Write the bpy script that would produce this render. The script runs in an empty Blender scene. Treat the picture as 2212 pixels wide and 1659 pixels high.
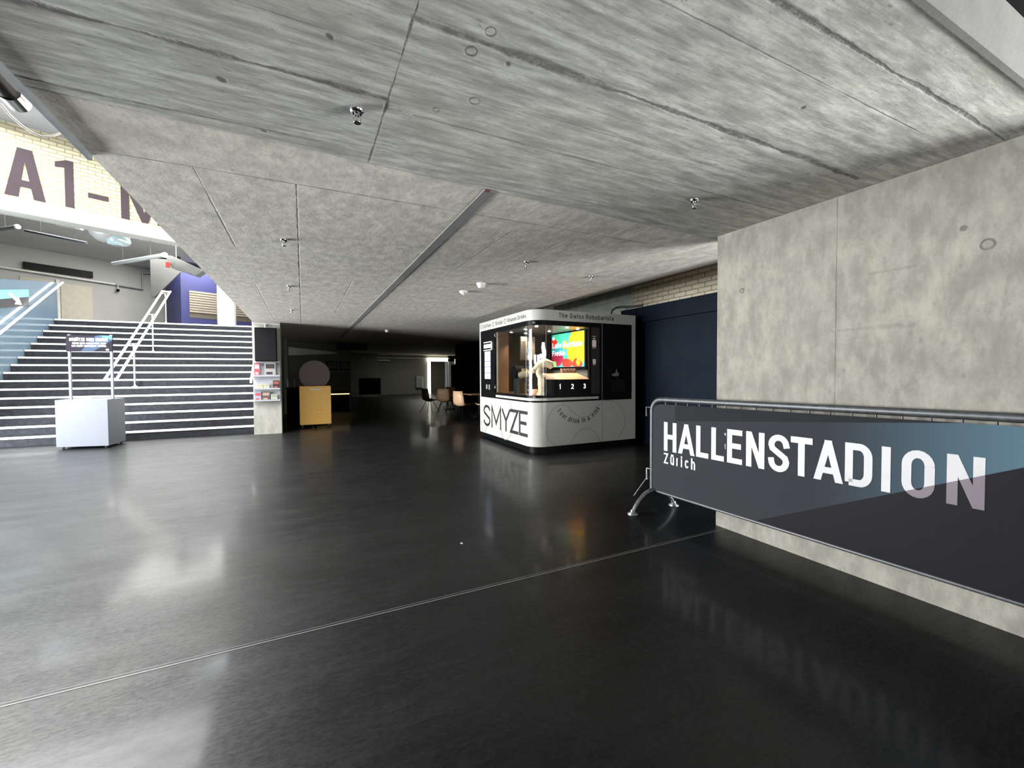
import bpy, bmesh, math, random
from mathutils import Vector, Matrix
random.seed(7)
PI = math.pi
SC = bpy.context.scene
COL = SC.collection

# ------------------------------------------------------------------ camera
F, IMW, IMH = 920.0, 2212.0, 1659.0
yaw, pitch, roll = math.radians(26.1), math.radians(-1.5), math.radians(0.33)
fw = Vector((math.sin(yaw)*math.cos(pitch), math.cos(yaw)*math.cos(pitch), math.sin(pitch)))
rt0 = Vector((math.cos(yaw), -math.sin(yaw), 0)); up0 = rt0.cross(fw)
rt = rt0*math.cos(roll) - up0*math.sin(roll); up = up0*math.cos(roll) + rt0*math.sin(roll)
cam_data = bpy.data.cameras.new('camera'); cam = bpy.data.objects.new('camera', cam_data); COL.objects.link(cam)
cam_data.sensor_width = 36.0; cam_data.lens = 36.0*F/IMW; cam_data.clip_start = .05; cam_data.clip_end = 200
M3 = Matrix((rt, up, -fw)).transposed()
cam.matrix_world = Matrix.Translation((0, 0, 1.45)) @ M3.to_4x4()
SC.camera = cam

# ------------------------------------------------------------------ world, exposure, daylight and fill panels
SC.view_settings.view_transform = 'Standard'; SC.view_settings.look = 'None'
SC.view_settings.gamma = 1.0; SC.view_settings.use_curve_mapping = False
SC.view_settings.exposure = 0.0
SC.cycles.max_bounces = 7; SC.cycles.diffuse_bounces = 4; SC.cycles.glossy_bounces = 3
SC.cycles.caustics_reflective = False; SC.cycles.caustics_refractive = False
SC.cycles.use_adaptive_sampling = True; SC.cycles.adaptive_threshold = 0.025
w = bpy.data.worlds.new('world'); SC.world = w; w.use_nodes = True
bg = w.node_tree.nodes['Background']; bg.inputs[0].default_value = (.80, .90, 1.0, 1); bg.inputs[1].default_value = 0.16

def area(name, loc, aim, sx, sy, power, color=(1, 1, 1), spread=180):
    l = bpy.data.lights.new(name, 'AREA'); l.shape = 'RECTANGLE'; l.size = sx; l.size_y = sy
    l.energy = power; l.color = color; l.spread = math.radians(spread)
    o = bpy.data.objects.new(name, l); COL.objects.link(o); o.location = loc
    o.rotation_euler = (Vector(aim)-Vector(loc)).to_track_quat('-Z', 'Y').to_euler()
    return o
# daylight: glazed hall on the left (tilted up as ceiling fill), an added roof panel, the entrance behind the camera, the side window
area('daylight_left_upfill', (-9.5, 8.8, 1.9), (0, 8.0, 3.2), 6.0, 3.6, 4700, (.93, .97, 1.0))  # unseen left daylight panel, tilted upward to brighten the slab soffit
area('hall_roof_fill', (-4.7, 8.6, 6.5), (-4.7, 8.6, 0), 6.6, 7.2, 3000, (.98, .98, .97))  # added panel under the opaque roof, for the bright floor reflection
area('stair_hall_fill', (-3.75, 14.6, 6.2), (-3.75, 13.2, 0), 5.2, 2.2, 1300, (.84, .92, 1.0))  # added panel hidden behind the brick beam, brightens steps and floor sheen
area('daylight_entrance', (1.5, -4.6, 1.2), (2.0, 2.6, 2.9), 4.0, 2.2, 50, (1.0, .99, .96))
area('daylight_right_entrance', (7.0, -3.0, 1.1), (2.7, 1.9, 2.75), 3.4, 2.0, 235, (.97, .99, .985), 76)
area('daylight_side_window', (6.0, .9, 1.3), (3.4, 4.6, 2.7), 1.2, 1.4, 72, (.90, .96, 1.0))
area('landing_lamps', (-4.5, 20.5, 6.1), (-4.8, 20.5, 3), 4.5, 3.5, 700, (1.0, .98, .94))
area('rear_room_fill', (7.0, 26.5, 2.66), (7.0, 26.7, 0), 2.0, 1.2, 62, (1.0, .97, .88))  # unseen panel added to lift the dark rear walls

# ------------------------------------------------------------------ node helpers
class NT:
    def __init__(s, m):
        m.use_nodes = True; s.t = m.node_tree; s.n = s.t.nodes; s.l = s.t.links
        s.b = s.n['Principled BSDF']
    def new(s, typ, **kw):
        n = s.n.new(typ)
        for k, v in kw.items(): setattr(n, k, v)
        return n
    def put(s, sock, v):
        if isinstance(v, bpy.types.NodeSocket): s.l.new(v, sock)
        elif isinstance(v, (tuple, list)) and len(v) == 3 and sock.type == 'RGBA': sock.default_value = (*v, 1)
        else: sock.default_value = v
    def m(s, op, a, b=0.0, c=None):
        n = s.new('ShaderNodeMath', operation=op); s.put(n.inputs[0], a); s.put(n.inputs[1], b)
        if c is not None: s.put(n.inputs[2], c)
        return n.outputs[0]
    def mix(s, f, a, b, mode='MIX'):
        n = s.new('ShaderNodeMix', data_type='RGBA', blend_type=mode)
        s.put(n.inputs[0], f); s.put(n.inputs[6], a); s.put(n.inputs[7], b); return n.outputs[2]
    def noise(s, vec, scale, detail=4, rough=.55):
        n = s.new('ShaderNodeTexNoise'); s.l.new(vec, n.inputs['Vector'])
        n.inputs['Scale'].default_value = scale; n.inputs['Detail'].default_value = detail; n.inputs['Roughness'].default_value = rough
        return n.outputs['Fac']
    def scaled(s, vec, sc, loc=(0, 0, 0)):
        n = s.new('ShaderNodeMapping'); s.l.new(vec, n.inputs[0]); n.inputs['Scale'].default_value = sc; n.inputs['Location'].default_value = loc
        return n.outputs[0]
    def ramp(s, f, lo, hi, a=0.0, b=1.0):
        n = s.new('ShaderNodeMapRange', interpolation_type='SMOOTHSTEP')
        s.put(n.inputs[0], f); n.inputs[1].default_value = lo; n.inputs[2].default_value = hi
        n.inputs[3].default_value = a; n.inputs[4].default_value = b; return n.outputs[0]
    def obj(s):
        return s.new('ShaderNodeTexCoord').outputs['Object']
    def bump(s, h, strength, dist=.01):
        n = s.new('ShaderNodeBump'); n.inputs['Strength'].default_value = strength; n.inputs['Distance'].default_value = dist
        s.put(n.inputs['Height'], h); s.l.new(n.outputs[0], s.b.inputs['Normal'])

def mat(name, col, rough=.5, metal=0.0, spec=.5, emit=None, es=0.0, coat=0.0, vary=.06, vs=6.0):
    """plain painted / metal material with a little procedural unevenness"""
    m = bpy.data.materials.new(name); t = NT(m)
    v = t.obj(); nz = t.noise(v, vs, 3)
    f = t.ramp(nz, .3, .7)
    d = tuple(max(0, c*(1-vary)) for c in col); l = tuple(min(1, c*(1+vary)) for c in col)
    t.put(t.b.inputs['Base Color'], t.mix(f, d, l))
    t.put(t.b.inputs['Roughness'], t.ramp(nz, .2, .8, max(0.02, rough*.9), min(1, rough*1.1)))
    t.b.inputs['Metallic'].default_value = metal; t.b.inputs['Specular IOR Level'].default_value = spec
    t.b.inputs['Coat Weight'].default_value = coat
    if emit is not None:
        t.b.inputs['Emission Color'].default_value = (*emit, 1); t.b.inputs['Emission Strength'].default_value = es
    return m

def concrete(name, base, streak=(1.2, 7, 1), lines=(), rings=(), pits=1.0, planes='xy', tint=(.33, .30, .22), contrast=1.0, ls=1.0, rough=.85):
    m = bpy.data.materials.new(name); t = NT(m); v = t.obj()
    sp = t.new('ShaderNodeSeparateXYZ'); t.l.new(v, sp.inputs[0])
    A = sp.outputs['XYZ'.index(planes[0].upper())]; B = sp.outputs['XYZ'.index(planes[1].upper())]
    big = t.noise(v, 1.1, 5, .6)
    st = t.noise(t.scaled(v, streak), 2.6, 7, .68)
    st2 = t.noise(t.scaled(v, tuple(c*2.2 for c in streak), (3, 5, 1)), 3.1, 5, .6)
    fine = t.noise(v, 42, 4, .7)
    k = contrast
    dark = tuple(c*(1-.42*k) for c in base); lite = tuple(min(1, c*(1+.26*k)) for c in base)
    c = t.mix(t.ramp(st, .30, .72), dark, lite)
    c = t.mix(t.m('MULTIPLY', t.ramp(big, .40, .72), .32*k), c, tint)
    c = t.mix(t.m('MULTIPLY', t.ramp(st2, .56, .74), .30*k), c, tuple(x*.38 for x in base))
    c = t.mix(t.m('MULTIPLY', t.ramp(fine, .50, .72), .22*k), c, tuple(x*.55 for x in base))
    mo = t.noise(t.scaled(v, tuple(.7+.12*x for x in streak)), 5.5, 6, .72)
    c = t.mix(t.m('MULTIPLY', t.ramp(mo, .44, .66), .38*k), c, tuple(x*.50 for x in base))
    c = t.mix(t.m('MULTIPLY', t.ramp(mo, .46, .30), .20*k), c, tuple(min(1, x*1.35) for x in base))
    hgt = t.m('ADD', t.m('MULTIPLY', st, .6), t.m('MULTIPLY', fine, .3))
    # pits: small elongated holes
    if pits > 0:
        vo = t.new('ShaderNodeTexVoronoi'); t.l.new(t.scaled(v, tuple(.55+.18*x for x in streak)), vo.inputs['Vector']); vo.inputs['Scale'].default_value = 5.5
        gate = t.ramp(t.noise(v, 2.3, 2), .50, .60)
        p = t.m('MULTIPLY', t.m('MULTIPLY', t.ramp(vo.outputs['Distance'], .045, .11, 1, 0), gate), pits)
        c = t.mix(t.m('MULTIPLY', p, .75), c, tuple(x*.25 for x in base))
        for sc_, g_ in ((9.0, .52), (17.0, .47)):
            v2 = t.new('ShaderNodeTexVoronoi'); t.l.new(t.scaled(v, tuple(.6+.30*x for x in streak), (1.7*sc_, .3, 2)), v2.inputs['Vector']); v2.inputs['Scale'].default_value = sc_
            g2 = t.ramp(t.noise(v, sc_*.55, 3), g_, g_+.07)
            p2 = t.m('MULTIPLY', t.m('MULTIPLY', t.ramp(v2.outputs['Distance'], .05, .17, 1, 0), g2), pits)
            c = t.mix(t.m('MULTIPLY', p2, .62), c, tuple(x*.28 for x in base))
    wob = t.m('SUBTRACT', t.noise(v, 7, 5, .72), .5); brk = t.ramp(t.noise(v, 19, 3, .7), .36, .58, .62, 1)
    wid = t.noise(v, 3.0, 3, .6)
    tot = None
    for (ax, pos, lo, hi, width, dk) in lines:
        P_, Q_ = (A, B) if ax == planes[0] else (B, A)
        d = t.m('ABSOLUTE', t.m('SUBTRACT', t.m('ADD', P_, t.m('MULTIPLY', wob, width*1.6)), pos))
        wv = t.m('MULTIPLY', t.ramp(wid, .35, .65, .35, 1.15), width)
        q = t.m('DIVIDE', d, wv)
        k1 = t.m('MULTIPLY', t.ramp(q, .25, 1.15, dk, 0), brk)
        g = t.m('MULTIPLY', t.m('GREATER_THAN', Q_, lo), t.m('LESS_THAN', Q_, hi))
        k1 = t.m('MULTIPLY', k1, g)
        tot = k1 if tot is None else t.m('MAXIMUM', tot, k1)
    for (a, b, r, dk) in rings:
        dx = t.m('SUBTRACT', A, a); dy = t.m('SUBTRACT', B, b)
        rr = t.m('SQRT', t.m('ADD', t.m('MULTIPLY', dx, dx), t.m('MULTIPLY', dy, dy)))
        if dk > 1: k1 = t.ramp(rr, r*.5, r*1.1, dk-1, 0)
        else:
            k1 = t.m('MULTIPLY', t.ramp(t.m('ABSOLUTE', t.m('SUBTRACT', t.m('ADD', rr, t.m('MULTIPLY', wob, r*.5)), r*.85)), r*.05, r*.28, dk, 0), brk)
        tot = k1 if tot is None else t.m('MAXIMUM', tot, k1)
    if tot is not None:
        c = t.mix(tot, c, tuple(x*.16 for x in base)); hgt = t.m('SUBTRACT', hgt, t.m('MULTIPLY', tot, 1.2))
    t.put(t.b.inputs['Base Color'], c); t.b.inputs['Roughness'].default_value = rough
    t.bump(hgt, .55, .012)
    return m

def brick_mat(name, c1, c2, mortar, bw, rh, ms, swap=None):
    m = bpy.data.materials.new(name); t = NT(m); v = t.obj()
    sp = t.new('ShaderNodeSeparateXYZ'); t.l.new(v, sp.inputs[0]); cb = t.new('ShaderNodeCombineXYZ')
    t.l.new(sp.outputs[swap or 'X'], cb.inputs[0]); t.l.new(sp.outputs['Z'], cb.inputs[1])
    b = t.new('ShaderNodeTexBrick'); t.l.new(cb.outputs[0], b.inputs['Vector'])
    b.inputs['Scale'].default_value = 1; b.inputs['Brick Width'].default_value = bw; b.inputs['Row Height'].default_value = rh
    b.inputs['Mortar Size'].default_value = ms; b.inputs['Mortar Smooth'].default_value = .15
    b.inputs['Color1'].default_value = (*c1, 1); b.inputs['Color2'].default_value = (*c2, 1); b.inputs['Mortar'].default_value = (*mortar, 1)
    b.inputs['Bias'].default_value = 0
    nz = t.noise(v, 9, 4)
    c = t.mix(t.m('MULTIPLY', t.ramp(nz, .45, .7), .35), b.outputs['Color'], tuple(x*.7 for x in c1))
    t.put(t.b.inputs['Base Color'], c); t.b.inputs['Roughness'].default_value = .8
    t.bump(t.m('SUBTRACT', 1.0, b.outputs['Fac']), .8, .01)
    return m

# ------------------------------------------------------------------ mesh helpers
class MB:
    def __init__(s): s.v = []; s.f = []; s.mi = []; s.sm = []
    def add(s, vs, fs, mi=0, smooth=False):
        o = len(s.v); s.v += [tuple(p) for p in vs]
        for f in fs: s.f.append([i+o for i in f]); s.mi.append(mi); s.sm.append(smooth)
        return s
    def box(s, a, b, mi=0, M=None):
        (x0, y0, z0), (x1, y1, z1) = a, b
        vs = [Vector(p) for p in ((x0,y0,z0),(x1,y0,z0),(x1,y1,z0),(x0,y1,z0),(x0,y0,z1),(x1,y0,z1),(x1,y1,z1),(x0,y1,z1))]
        if M is not None: vs = [M @ p for p in vs]
        return s.add(vs, [(3,2,1,0),(4,5,6,7),(0,1,5,4),(1,2,6,5),(2,3,7,6),(3,0,4,7)], mi)
    def rbox(s, a, b, r=.01, mi=0, M=None, seg=2):
        bm = bmesh.new(); (x0,y0,z0),(x1,y1,z1) = a, b
        bmesh.ops.create_cube(bm, size=1)
        for v in bm.verts: v.co = Vector(((x0+x1)/2+v.co.x*(x1-x0), (y0+y1)/2+v.co.y*(y1-y0), (z0+z1)/2+v.co.z*(z1-z0)))
        bmesh.ops.bevel(bm, geom=bm.edges[:], offset=r, segments=seg, affect='EDGES', profile=.5)
        if M is not None: bm.transform(M)
        bm.verts.index_update()
        s.add([v.co for v in bm.verts], [[v.index for v in f.verts] for f in bm.faces], mi); bm.free(); return s
    def prism(s, poly, d, mi=0):
        """poly: list of 3D points (planar); d: extrusion vector"""
        n = len(poly); d = Vector(d); P_ = [Vector(p) for p in poly]
        return s.add(P_+[p+d for p in P_], [list(range(n))[::-1], list(range(n, 2*n))]+[(i, (i+1) % n, n+(i+1) % n, n+i) for i in range(n)], mi)
    def tube(s, pts, r, seg=12, mi=0, closed=False, caps=True):
        P_ = [Vector(p) for p in pts]; n = len(P_); rr = r if isinstance(r, (list, tuple)) else [r]*n
        rings = []; prev = None
        for i in range(n):
            a = P_[(i-1) % n] if (closed or i > 0) else P_[i]; b = P_[(i+1) % n] if (closed or i < n-1) else P_[i]
            tg = (b-a).normalized()
            if prev is None:
                ref = Vector((0, 0, 1)) if abs(tg.z) < .9 else Vector((1, 0, 0)); nx = tg.cross(ref).normalized()
            else: nx = (prev-tg*prev.dot(tg)).normalized()
            prev = nx; ny = tg.cross(nx)
            rings.append([P_[i]+(nx*math.cos(2*PI*k/seg)+ny*math.sin(2*PI*k/seg))*rr[i] for k in range(seg)])
        vs = [p for r_ in rings for p in r_]; fs = []
        for i in range(n if closed else n-1):
            j = (i+1) % n
            for k in range(seg): fs.append((i*seg+k, i*seg+(k+1) % seg, j*seg+(k+1) % seg, j*seg+k))
        s.add(vs, fs, mi, True)
        if caps and not closed:
            s.add(rings[0], [list(range(seg))[::-1]], mi); s.add(rings[-1], [list(range(seg))], mi)
        return s
    def lathe(s, prof, c=(0, 0, 0), seg=24, mi=0, M=None):
        """prof: (r, z) from bottom to top"""
        vs = []; fs = []; n = len(prof); c = Vector(c)
        for (r, z) in prof:
            for k in range(seg):
                p = Vector((r*math.cos(2*PI*k/seg), r*math.sin(2*PI*k/seg), z))
                vs.append((M @ p if M is not None else p)+c)
        for i in range(n-1):
            for k in range(seg): fs.append((i*seg+k, i*seg+(k+1) % seg, (i+1)*seg+(k+1) % seg, (i+1)*seg+k))
        s.add(vs, fs, mi, True)
        s.add(vs[:seg], [list(range(seg))[::-1]], mi); s.add(vs[-seg:], [list(range(seg))], mi); return s
    def build(s, name, mats, parent=None, local=False, bevel=0):
        me = bpy.data.meshes.new(name); me.from_pydata(s.v, [], s.f); 
        if not isinstance(mats, (list, tuple)): mats = [mats]
        for m in mats: me.materials.append(m)
        me.polygons.foreach_set('material_index', s.mi); me.polygons.foreach_set('use_smooth', s.sm); me.update()
        bm = bmesh.new(); bm.from_mesh(me); bmesh.ops.recalc_face_normals(bm, faces=bm.faces[:]); bm.to_mesh(me); bm.free()
        o = bpy.data.objects.new(name, me); COL.objects.link(o)
        if parent is not None:
            o.parent = parent
            if not local:
                L = Vector((0, 0, 0)); q = parent
                while q is not None: L += Vector(q.location); q = q.parent
                o.location = -L
        if bevel:
            b = o.modifiers.new('bevel', 'BEVEL'); b.width = bevel; b.segments = 2; b.limit_method = 'ANGLE'
        return o

def thing(name, label, cat, loc=(0, 0, 0), rz=0, group=None):
    o = bpy.data.objects.new(name, None); COL.objects.link(o); o.location = loc; o.rotation_euler = (0, 0, rz)
    o.empty_display_size = .1
    o['label'] = label; o['category'] = cat
    if group: o['group'] = group
    return o
def tag(o, label, cat, group=None):
    o['label'] = label; o['category'] = cat
    if group: o['group'] = group
    return o
def struct(o): o['kind'] = 'structure'; return o
def dup(root, loc, rz, label, group=None):
    r = root.copy(); COL.objects.link(r); r.location = loc; r.rotation_euler = (0, 0, rz); r['label'] = label
    if group: r['group'] = group
    for ch in list(root.children):
        c = ch.copy(); COL.objects.link(c); c.parent = r
        for g in ch.children:
            d = g.copy(); COL.objects.link(d); d.parent = c
    return r

# ------------------------------------------------------------------ lettering: strokes thickened to flat outlines
def arc(cx, cy, rx, ry, a0, a1, n=10):
    return [(cx+rx*math.cos(math.radians(a0+(a1-a0)*i/n)), cy+ry*math.sin(math.radians(a0+(a1-a0)*i/n))) for i in range(n+1)]
XH = .70   # x-height
def G(ch):
    """glyph -> (relative width, [polylines], y-range is 0..1 for capitals)"""
    q = .28
    if ch in 'ÄÖÜäöü':
        base = {'Ä': 'A', 'Ö': 'O', 'Ü': 'U', 'ä': 'a', 'ö': 'o', 'ü': 'u'}[ch]; w_, s_ = G(base)
        y = 1.17 if ch in 'ÄÖÜ' else .93
        return w_, s_+[[(.22, y-.03), (.22, y+.03)], [(.78, y-.03), (.78, y+.03)]]
    O = arc(.5, 1-q, .5, q, 0, 180)+arc(.5, q, .5, q, 180, 360)+[(1, 1-q)]
    o = arc(.5, XH-.24, .5, .24, 0, 180)+arc(.5, .24, .5, .24, 180, 360)+[(1, XH-.24)]
    D = {
     'A': (1, [[(0, 0), (.5, 1), (1, 0)], [(.17, .28), (.83, .28)]]), 'B': (.95, [[(0, 0), (0, 1)]+arc(.6, .76, .36, .24, 90, -90)+[(0, .52)], [(0, .52)]+arc(.65, .26, .35, .26, 90, -90)+[(0, 0)]]),
     'C': (.95, [arc(.5, 1-q, .5, q, 0, 180)+arc(.5, q, .5, q, 180, 360)]), 'D': (1, [[(0, 0), (0, 1)]+arc(.55, 1-q, .45, q, 90, 0)+arc(.55, q, .45, q, 0, -90)+[(0, 0)]]),
     'E': (.88, [[(1, 1), (0, 1), (0, 0), (1, 0)], [(0, .52), (.88, .52)]]), 'F': (.85, [[(1, 1), (0, 1), (0, 0)], [(0, .5), (.85, .5)]]),
     'G': (1, [arc(.5, 1-q, .5, q, 0, 180)+arc(.5, q, .5, q, 180, 360)+[(1, .48), (.55, .48)]]), 'H': (1, [[(0, 0), (0, 1)], [(1, 0), (1, 1)], [(0, .5), (1, .5)]]),
     'I': (0, [[(0, 0), (0, 1)]]), 'K': (.95, [[(0, 0), (0, 1)], [(1, 1), (.1, .42)], [(.35, .58), (1, 0)]]), 'L': (.82, [[(0, 1), (0, 0), (1, 0)]]),
     'M': (1.25, [[(0, 0), (0, 1), (.5, .2), (1, 1), (1, 0)]]), 'N': (1.02, [[(0, 0), (0, 1), (1, 0), (1, 1)]]), 'O': (1, [O]),
     'P': (.95, [[(0, 0), (0, 1)]+arc(.6, .74, .4, .26, 90, -90)+[(0, .48)]]), 'R': (1, [[(0, 0), (0, 1)]+arc(.6, .75, .4, .25, 90, -90)+[(0, .5)], [(.55, .5), (1, 0)]]),
     'S': (1, [arc(.5, .76, .5, .24, 5, 180)+[(.08, .64), (.92, .37)]+arc(.5, .25, .5, .25, 0, -178)]),
     'T': (1, [[(.5, 0), (.5, 1)], [(0, 1), (1, 1)]]), 'U': (1, [[(0, 1)]+arc(.5, q, .5, q, 180, 360)+[(1, 1)]]), 'V': (1, [[(0, 1), (.5, 0), (1, 1)]]),
     'W': (1.4, [[(0, 1), (.25, 0), (.5, .9), (.75, 0), (1, 1)]]), 'Y': (1, [[(0, 1), (.5, .45), (1, 1)], [(.5, .45), (.5, 0)]]), 'Z': (1, [[(0, 1), (1, 1), (0, 0), (1, 0)]]),
     '1': (.5, [[(0, .78), (.9, 1), (.9, 0)]]), '2': (.9, [arc(.5, .72, .5, .28, 170, -20)+[(0, 0), (1, 0)]]), '3': (.9, [arc(.5, .76, .45, .24, 160, -90)+arc(.5, .26, .5, .26, 90, -160)]),
     '9': (.9, [arc(.5, .7, .5, .3, 0, 360), arc(.5, .7, .5, .3, 0, 0, 1)+[(1, .5), (.6, 0)]]), '0': (1, [O]),
     '!': (0, [[(0, .32), (0, 1)], [(0, 0), (0, .1)]]), '.': (0, [[(0, 0), (0, .1)]]), '-': (.7, [[(0, .42), (1, .42)]]), '#': (1, [[(.25, 0), (.35, 1)], [(.65, 0), (.75, 1)], [(0, .33), (1, .33)], [(0, .67), (1, .67)]]),
     'a': (.85, [arc(.5, XH-.2, .46, .2, 150, 0)+[(1, 0)], arc(.45, .2, .45, .2, 90, 270)+[(.8, .04), (1, .2)], [(1, .4), (.45, .4)]]),
     'b': (.88, [[(0, 1), (0, 0)], o]), 'c': (.8, [arc(.5, XH-.24, .5, .24, 20, 180)+arc(.5, .24, .5, .24, 180, 340)]), 'd': (.88, [[(1, 1), (1, 0)], o]),
     'e': (.88, [[(0, .37), (1, .37)]+arc(.5, XH-.24, .5, .24, 0, 180)+arc(.5, .24, .5, .24, 180, 330)]), 'f': (.5, [[(.35, 0), (.35, .8)]+arc(.75, .8, .4, .2, 180, 90), [(0, XH), (.95, XH)]]),
     'h': (.85, [[(0, 0), (0, 1)], [(0, XH-.24)]+arc(.5, XH-.24, .5, .24, 160, 0)+[(1, 0)]]), 'i': (0, [[(0, 0), (0, XH)], [(0, .93), (0, 1)]]), 'k': (.82, [[(0, 0), (0, 1)], [(1, XH), (.1, .3)], [(.4, .45), (1, 0)]]),
     'l': (0, [[(0, 0), (0, 1)]]), 'm': (1.4, [[(0, 0), (0, XH)], arc(.25, XH-.2, .25, .2, 160, 0)+[(.5, 0)], arc(.75, XH-.2, .25, .2, 160, 0)+[(1, 0)]]), 'n': (.85, [[(0, 0), (0, XH)], arc(.5, XH-.24, .5, .24, 170, 0)+[(1, 0)]]),
     'o': (.88, [o]), 'r': (.5, [[(0, 0), (0, XH)], arc(.8, XH-.3, .8, .3, 170, 80)]), 's': (.78, [arc(.5, XH-.17, .5, .17, 20, 180)+[(.1, XH-.27), (.9, .27)]+arc(.5, .17, .5, .17, 0, -160)]),
     't': (.5, [[(.35, .92), (.35, .15)]+arc(.75, .15, .4, .15, 180, 270), [(0, XH), (.95, XH)]]), 'u': (.85, [[(0, XH)]+arc(.5, .24, .5, .24, 180, 350), [(1, XH), (1, 0)]]),
     'w': (1.3, [[(0, XH), (.25, 0), (.5, XH*.9), (.75, 0), (1, XH)]]), 'z': (.8, [[(0, XH), (1, XH), (0, 0), (1, 0)]]),
    }
    return D.get(ch, D['I'])
def stroke_poly(mb, pts, sw, to3, mi, th):
    """pts 2D -> mitred ribbon, extruded by th along the normal"""
    n = len(pts); L = []; R_ = []
    for i in range(n):
        p = Vector((*pts[i], 0)); a = Vector((*pts[max(i-1, 0)], 0)); b = Vector((*pts[min(i+1, n-1)], 0))
        d1 = (p-a); d2 = (b-p)
        if d1.length < 1e-7: d1 = d2
        if d2.length < 1e-7: d2 = d1
        if d1.length < 1e-7: return
        d1.normalize(); d2.normalize(); nn = Vector((-d1.y, d1.x, 0)); n2 = Vector((-d2.y, d2.x, 0)); m_ = nn+n2
        if m_.length < .2: m_ = nn
        m_.normalize(); k = sw/2/max(.42, m_.dot(nn)); L.append(p+m_*k); R_.append(p-m_*k)
    vs = []
    for i in range(n): vs += [to3(L[i].x, L[i].y, 0), to3(R_[i].x, R_[i].y, 0), to3(L[i].x, L[i].y, th), to3(R_[i].x, R_[i].y, th)]
    fs = []
    for i in range(n-1):
        a, b = 4*i, 4*i+4
        fs += [(a+2, a+3, b+3, b+2), (a, a+2, b+2, b), (a+3, a+1, b+1, b+3), (a, b, b+1, a+1)]
    fs += [(0, 1, 3, 2), (4*n-4, 4*n-2, 4*n-1, 4*n-3)]
    mb.add(vs, fs, mi)
def glyph(mb, ch, x, y, W, Hh, sw, to3, mi=0, th=.001):
    w_, st = G(ch); iw = max(W-sw, 0.0); ih = Hh-sw
    for pl in st:
        pts = [(x+sw/2+px*iw, y+sw/2+py*ih) for px, py in pl]; lay = th*.12*st.index(pl)
        q = [pts[0]]
        for p in pts[1:]:
            if (p[0]-q[-1][0])**2+(p[1]-q[-1][1])**2 > 1e-10: q.append(p)
        # square off free ends by half a stroke is already covered by the inset; extend end points vertically/horizontally
        if len(q) >= 2 and pl[0] != pl[-1]:
            for e, f_ in ((0, 1), (-1, -2)):
                a = Vector((*q[e], 0)); b = Vector((*q[f_], 0)); d = (a-b).normalized()
                if (abs(d.x) > .97 or abs(d.y) > .97) or ch in 'AVWMNZK': a = a+d*sw*.5*(1 if (abs(d.x) > .97 or abs(d.y) > .97) else .95)
                q[e] = (a.x, a.y)
            if ch in 'AVKWN':
                pass
        stroke_poly(mb, q, sw, to3, mi, th+lay)
def adv(ch, Hh, cw, sw, gap):
    if ch == ' ': return Hh*cw*.6
    w_ = G(ch)[0]; return (sw if w_ == 0 else max(sw, w_*cw*Hh))+gap
def text(mb, s, x, y, Hh, cw, sw, gap, to3, mi=0, th=.001, total=None):
    """left-aligned at x; total = exact overall width"""
    tot = sum(adv(c, Hh, cw, sw, gap) for c in s)-gap; k = 1 if total is None else total/tot
    for c in s:
        a = adv(c, Hh, cw, sw, gap)
        if c != ' ': glyph(mb, c, x, y, max(sw, (a-gap)*k), Hh, sw, to3, mi, th)
        x += a*k
    return x
def frame(o, u, v, nrm):
    o, u, v, nrm = Vector(o), Vector(u).normalized(), Vector(v).normalized(), Vector(nrm).normalized()
    return lambda a, b, c: o+u*a+v*b+nrm*c

# ------------------------------------------------------------------ materials
near_lines = [('y', .93, 1.2, 3.5, .016, .75), ('y', 1.53, .37, 3.3, .028, .8), ('y', 2.03, -1.07, .37, .024, .85), ('y', 2.10, .5, 3.5, .010, .5),
              ('x', .37, -1, 3.22, .010, .9), ('y', 2.55, -1.07, .1, .012, .7), ('x', 3.20, .9, 2.7, .008, .25), ('y', 1.72, -1.07, .37, .006, .5), ('y', 1.32, -1.07, .37, .005, .45), ('y', 1.1, .37, 3, .005, .4), ('y', 1.83, .37, 2.6, .005, .4)]
near_rings = [(.61, 1.59, .028, .8), (.64, 1.47, .024, .7), (.73, 1.87, .028, .7), (.59, 2.01, .018, .8), (.11, 1.75, .018, 1.8), (-.16, 2.56, .02, 1.7), (-.29, 2.2, .024, 1.8), (.77, 1.59, .015, 1.8), (2.16, 1.24, .014, 1.9)]
M_near = concrete('near_ceiling_concrete', (.60, .60, .555), (1.1, 8, 1), near_lines, near_rings, 1.0, 'xy', (.50, .46, .35), 1.15)
far_lines = [('y', 3.20, -1.07, 4.6, .008, .8), ('x', -.58, 3.2, 5.0, .008, .8), ('x', -.02, 3.2, 12, .011, .85), ('x', 1.69, 3.4, 8, .008, .55), ('x', 2.26, 3.25, 9, .008, .6),
             ('x', -.58, 7, 11, .008, .5), ('x', .62, 6, 10, .010, .45), ('y', 5.6, -1, 4, .008, .35), ('y', 8.1, -1, 4, .01, .35), ('y', 10.4, -1, 4, .012, .35), ('x', 3.5, 2.8, 12, .006, .4)]
M_far = concrete('rear_ceiling_concrete', (.80, .755, .67), (4, 2.2, 1), far_lines, (), .7, 'xy', (.66, .56, .46), .62)
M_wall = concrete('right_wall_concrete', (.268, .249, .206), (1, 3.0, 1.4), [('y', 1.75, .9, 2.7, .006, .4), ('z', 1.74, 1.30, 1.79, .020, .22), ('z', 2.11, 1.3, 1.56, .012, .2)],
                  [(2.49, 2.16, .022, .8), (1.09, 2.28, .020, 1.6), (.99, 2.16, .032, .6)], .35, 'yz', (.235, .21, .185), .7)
M_col = concrete('pillar_concrete', (.30, .29, .255), (3, 3, 1), (), (), .4, 'xz', (.4, .38, .32), .5)
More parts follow.
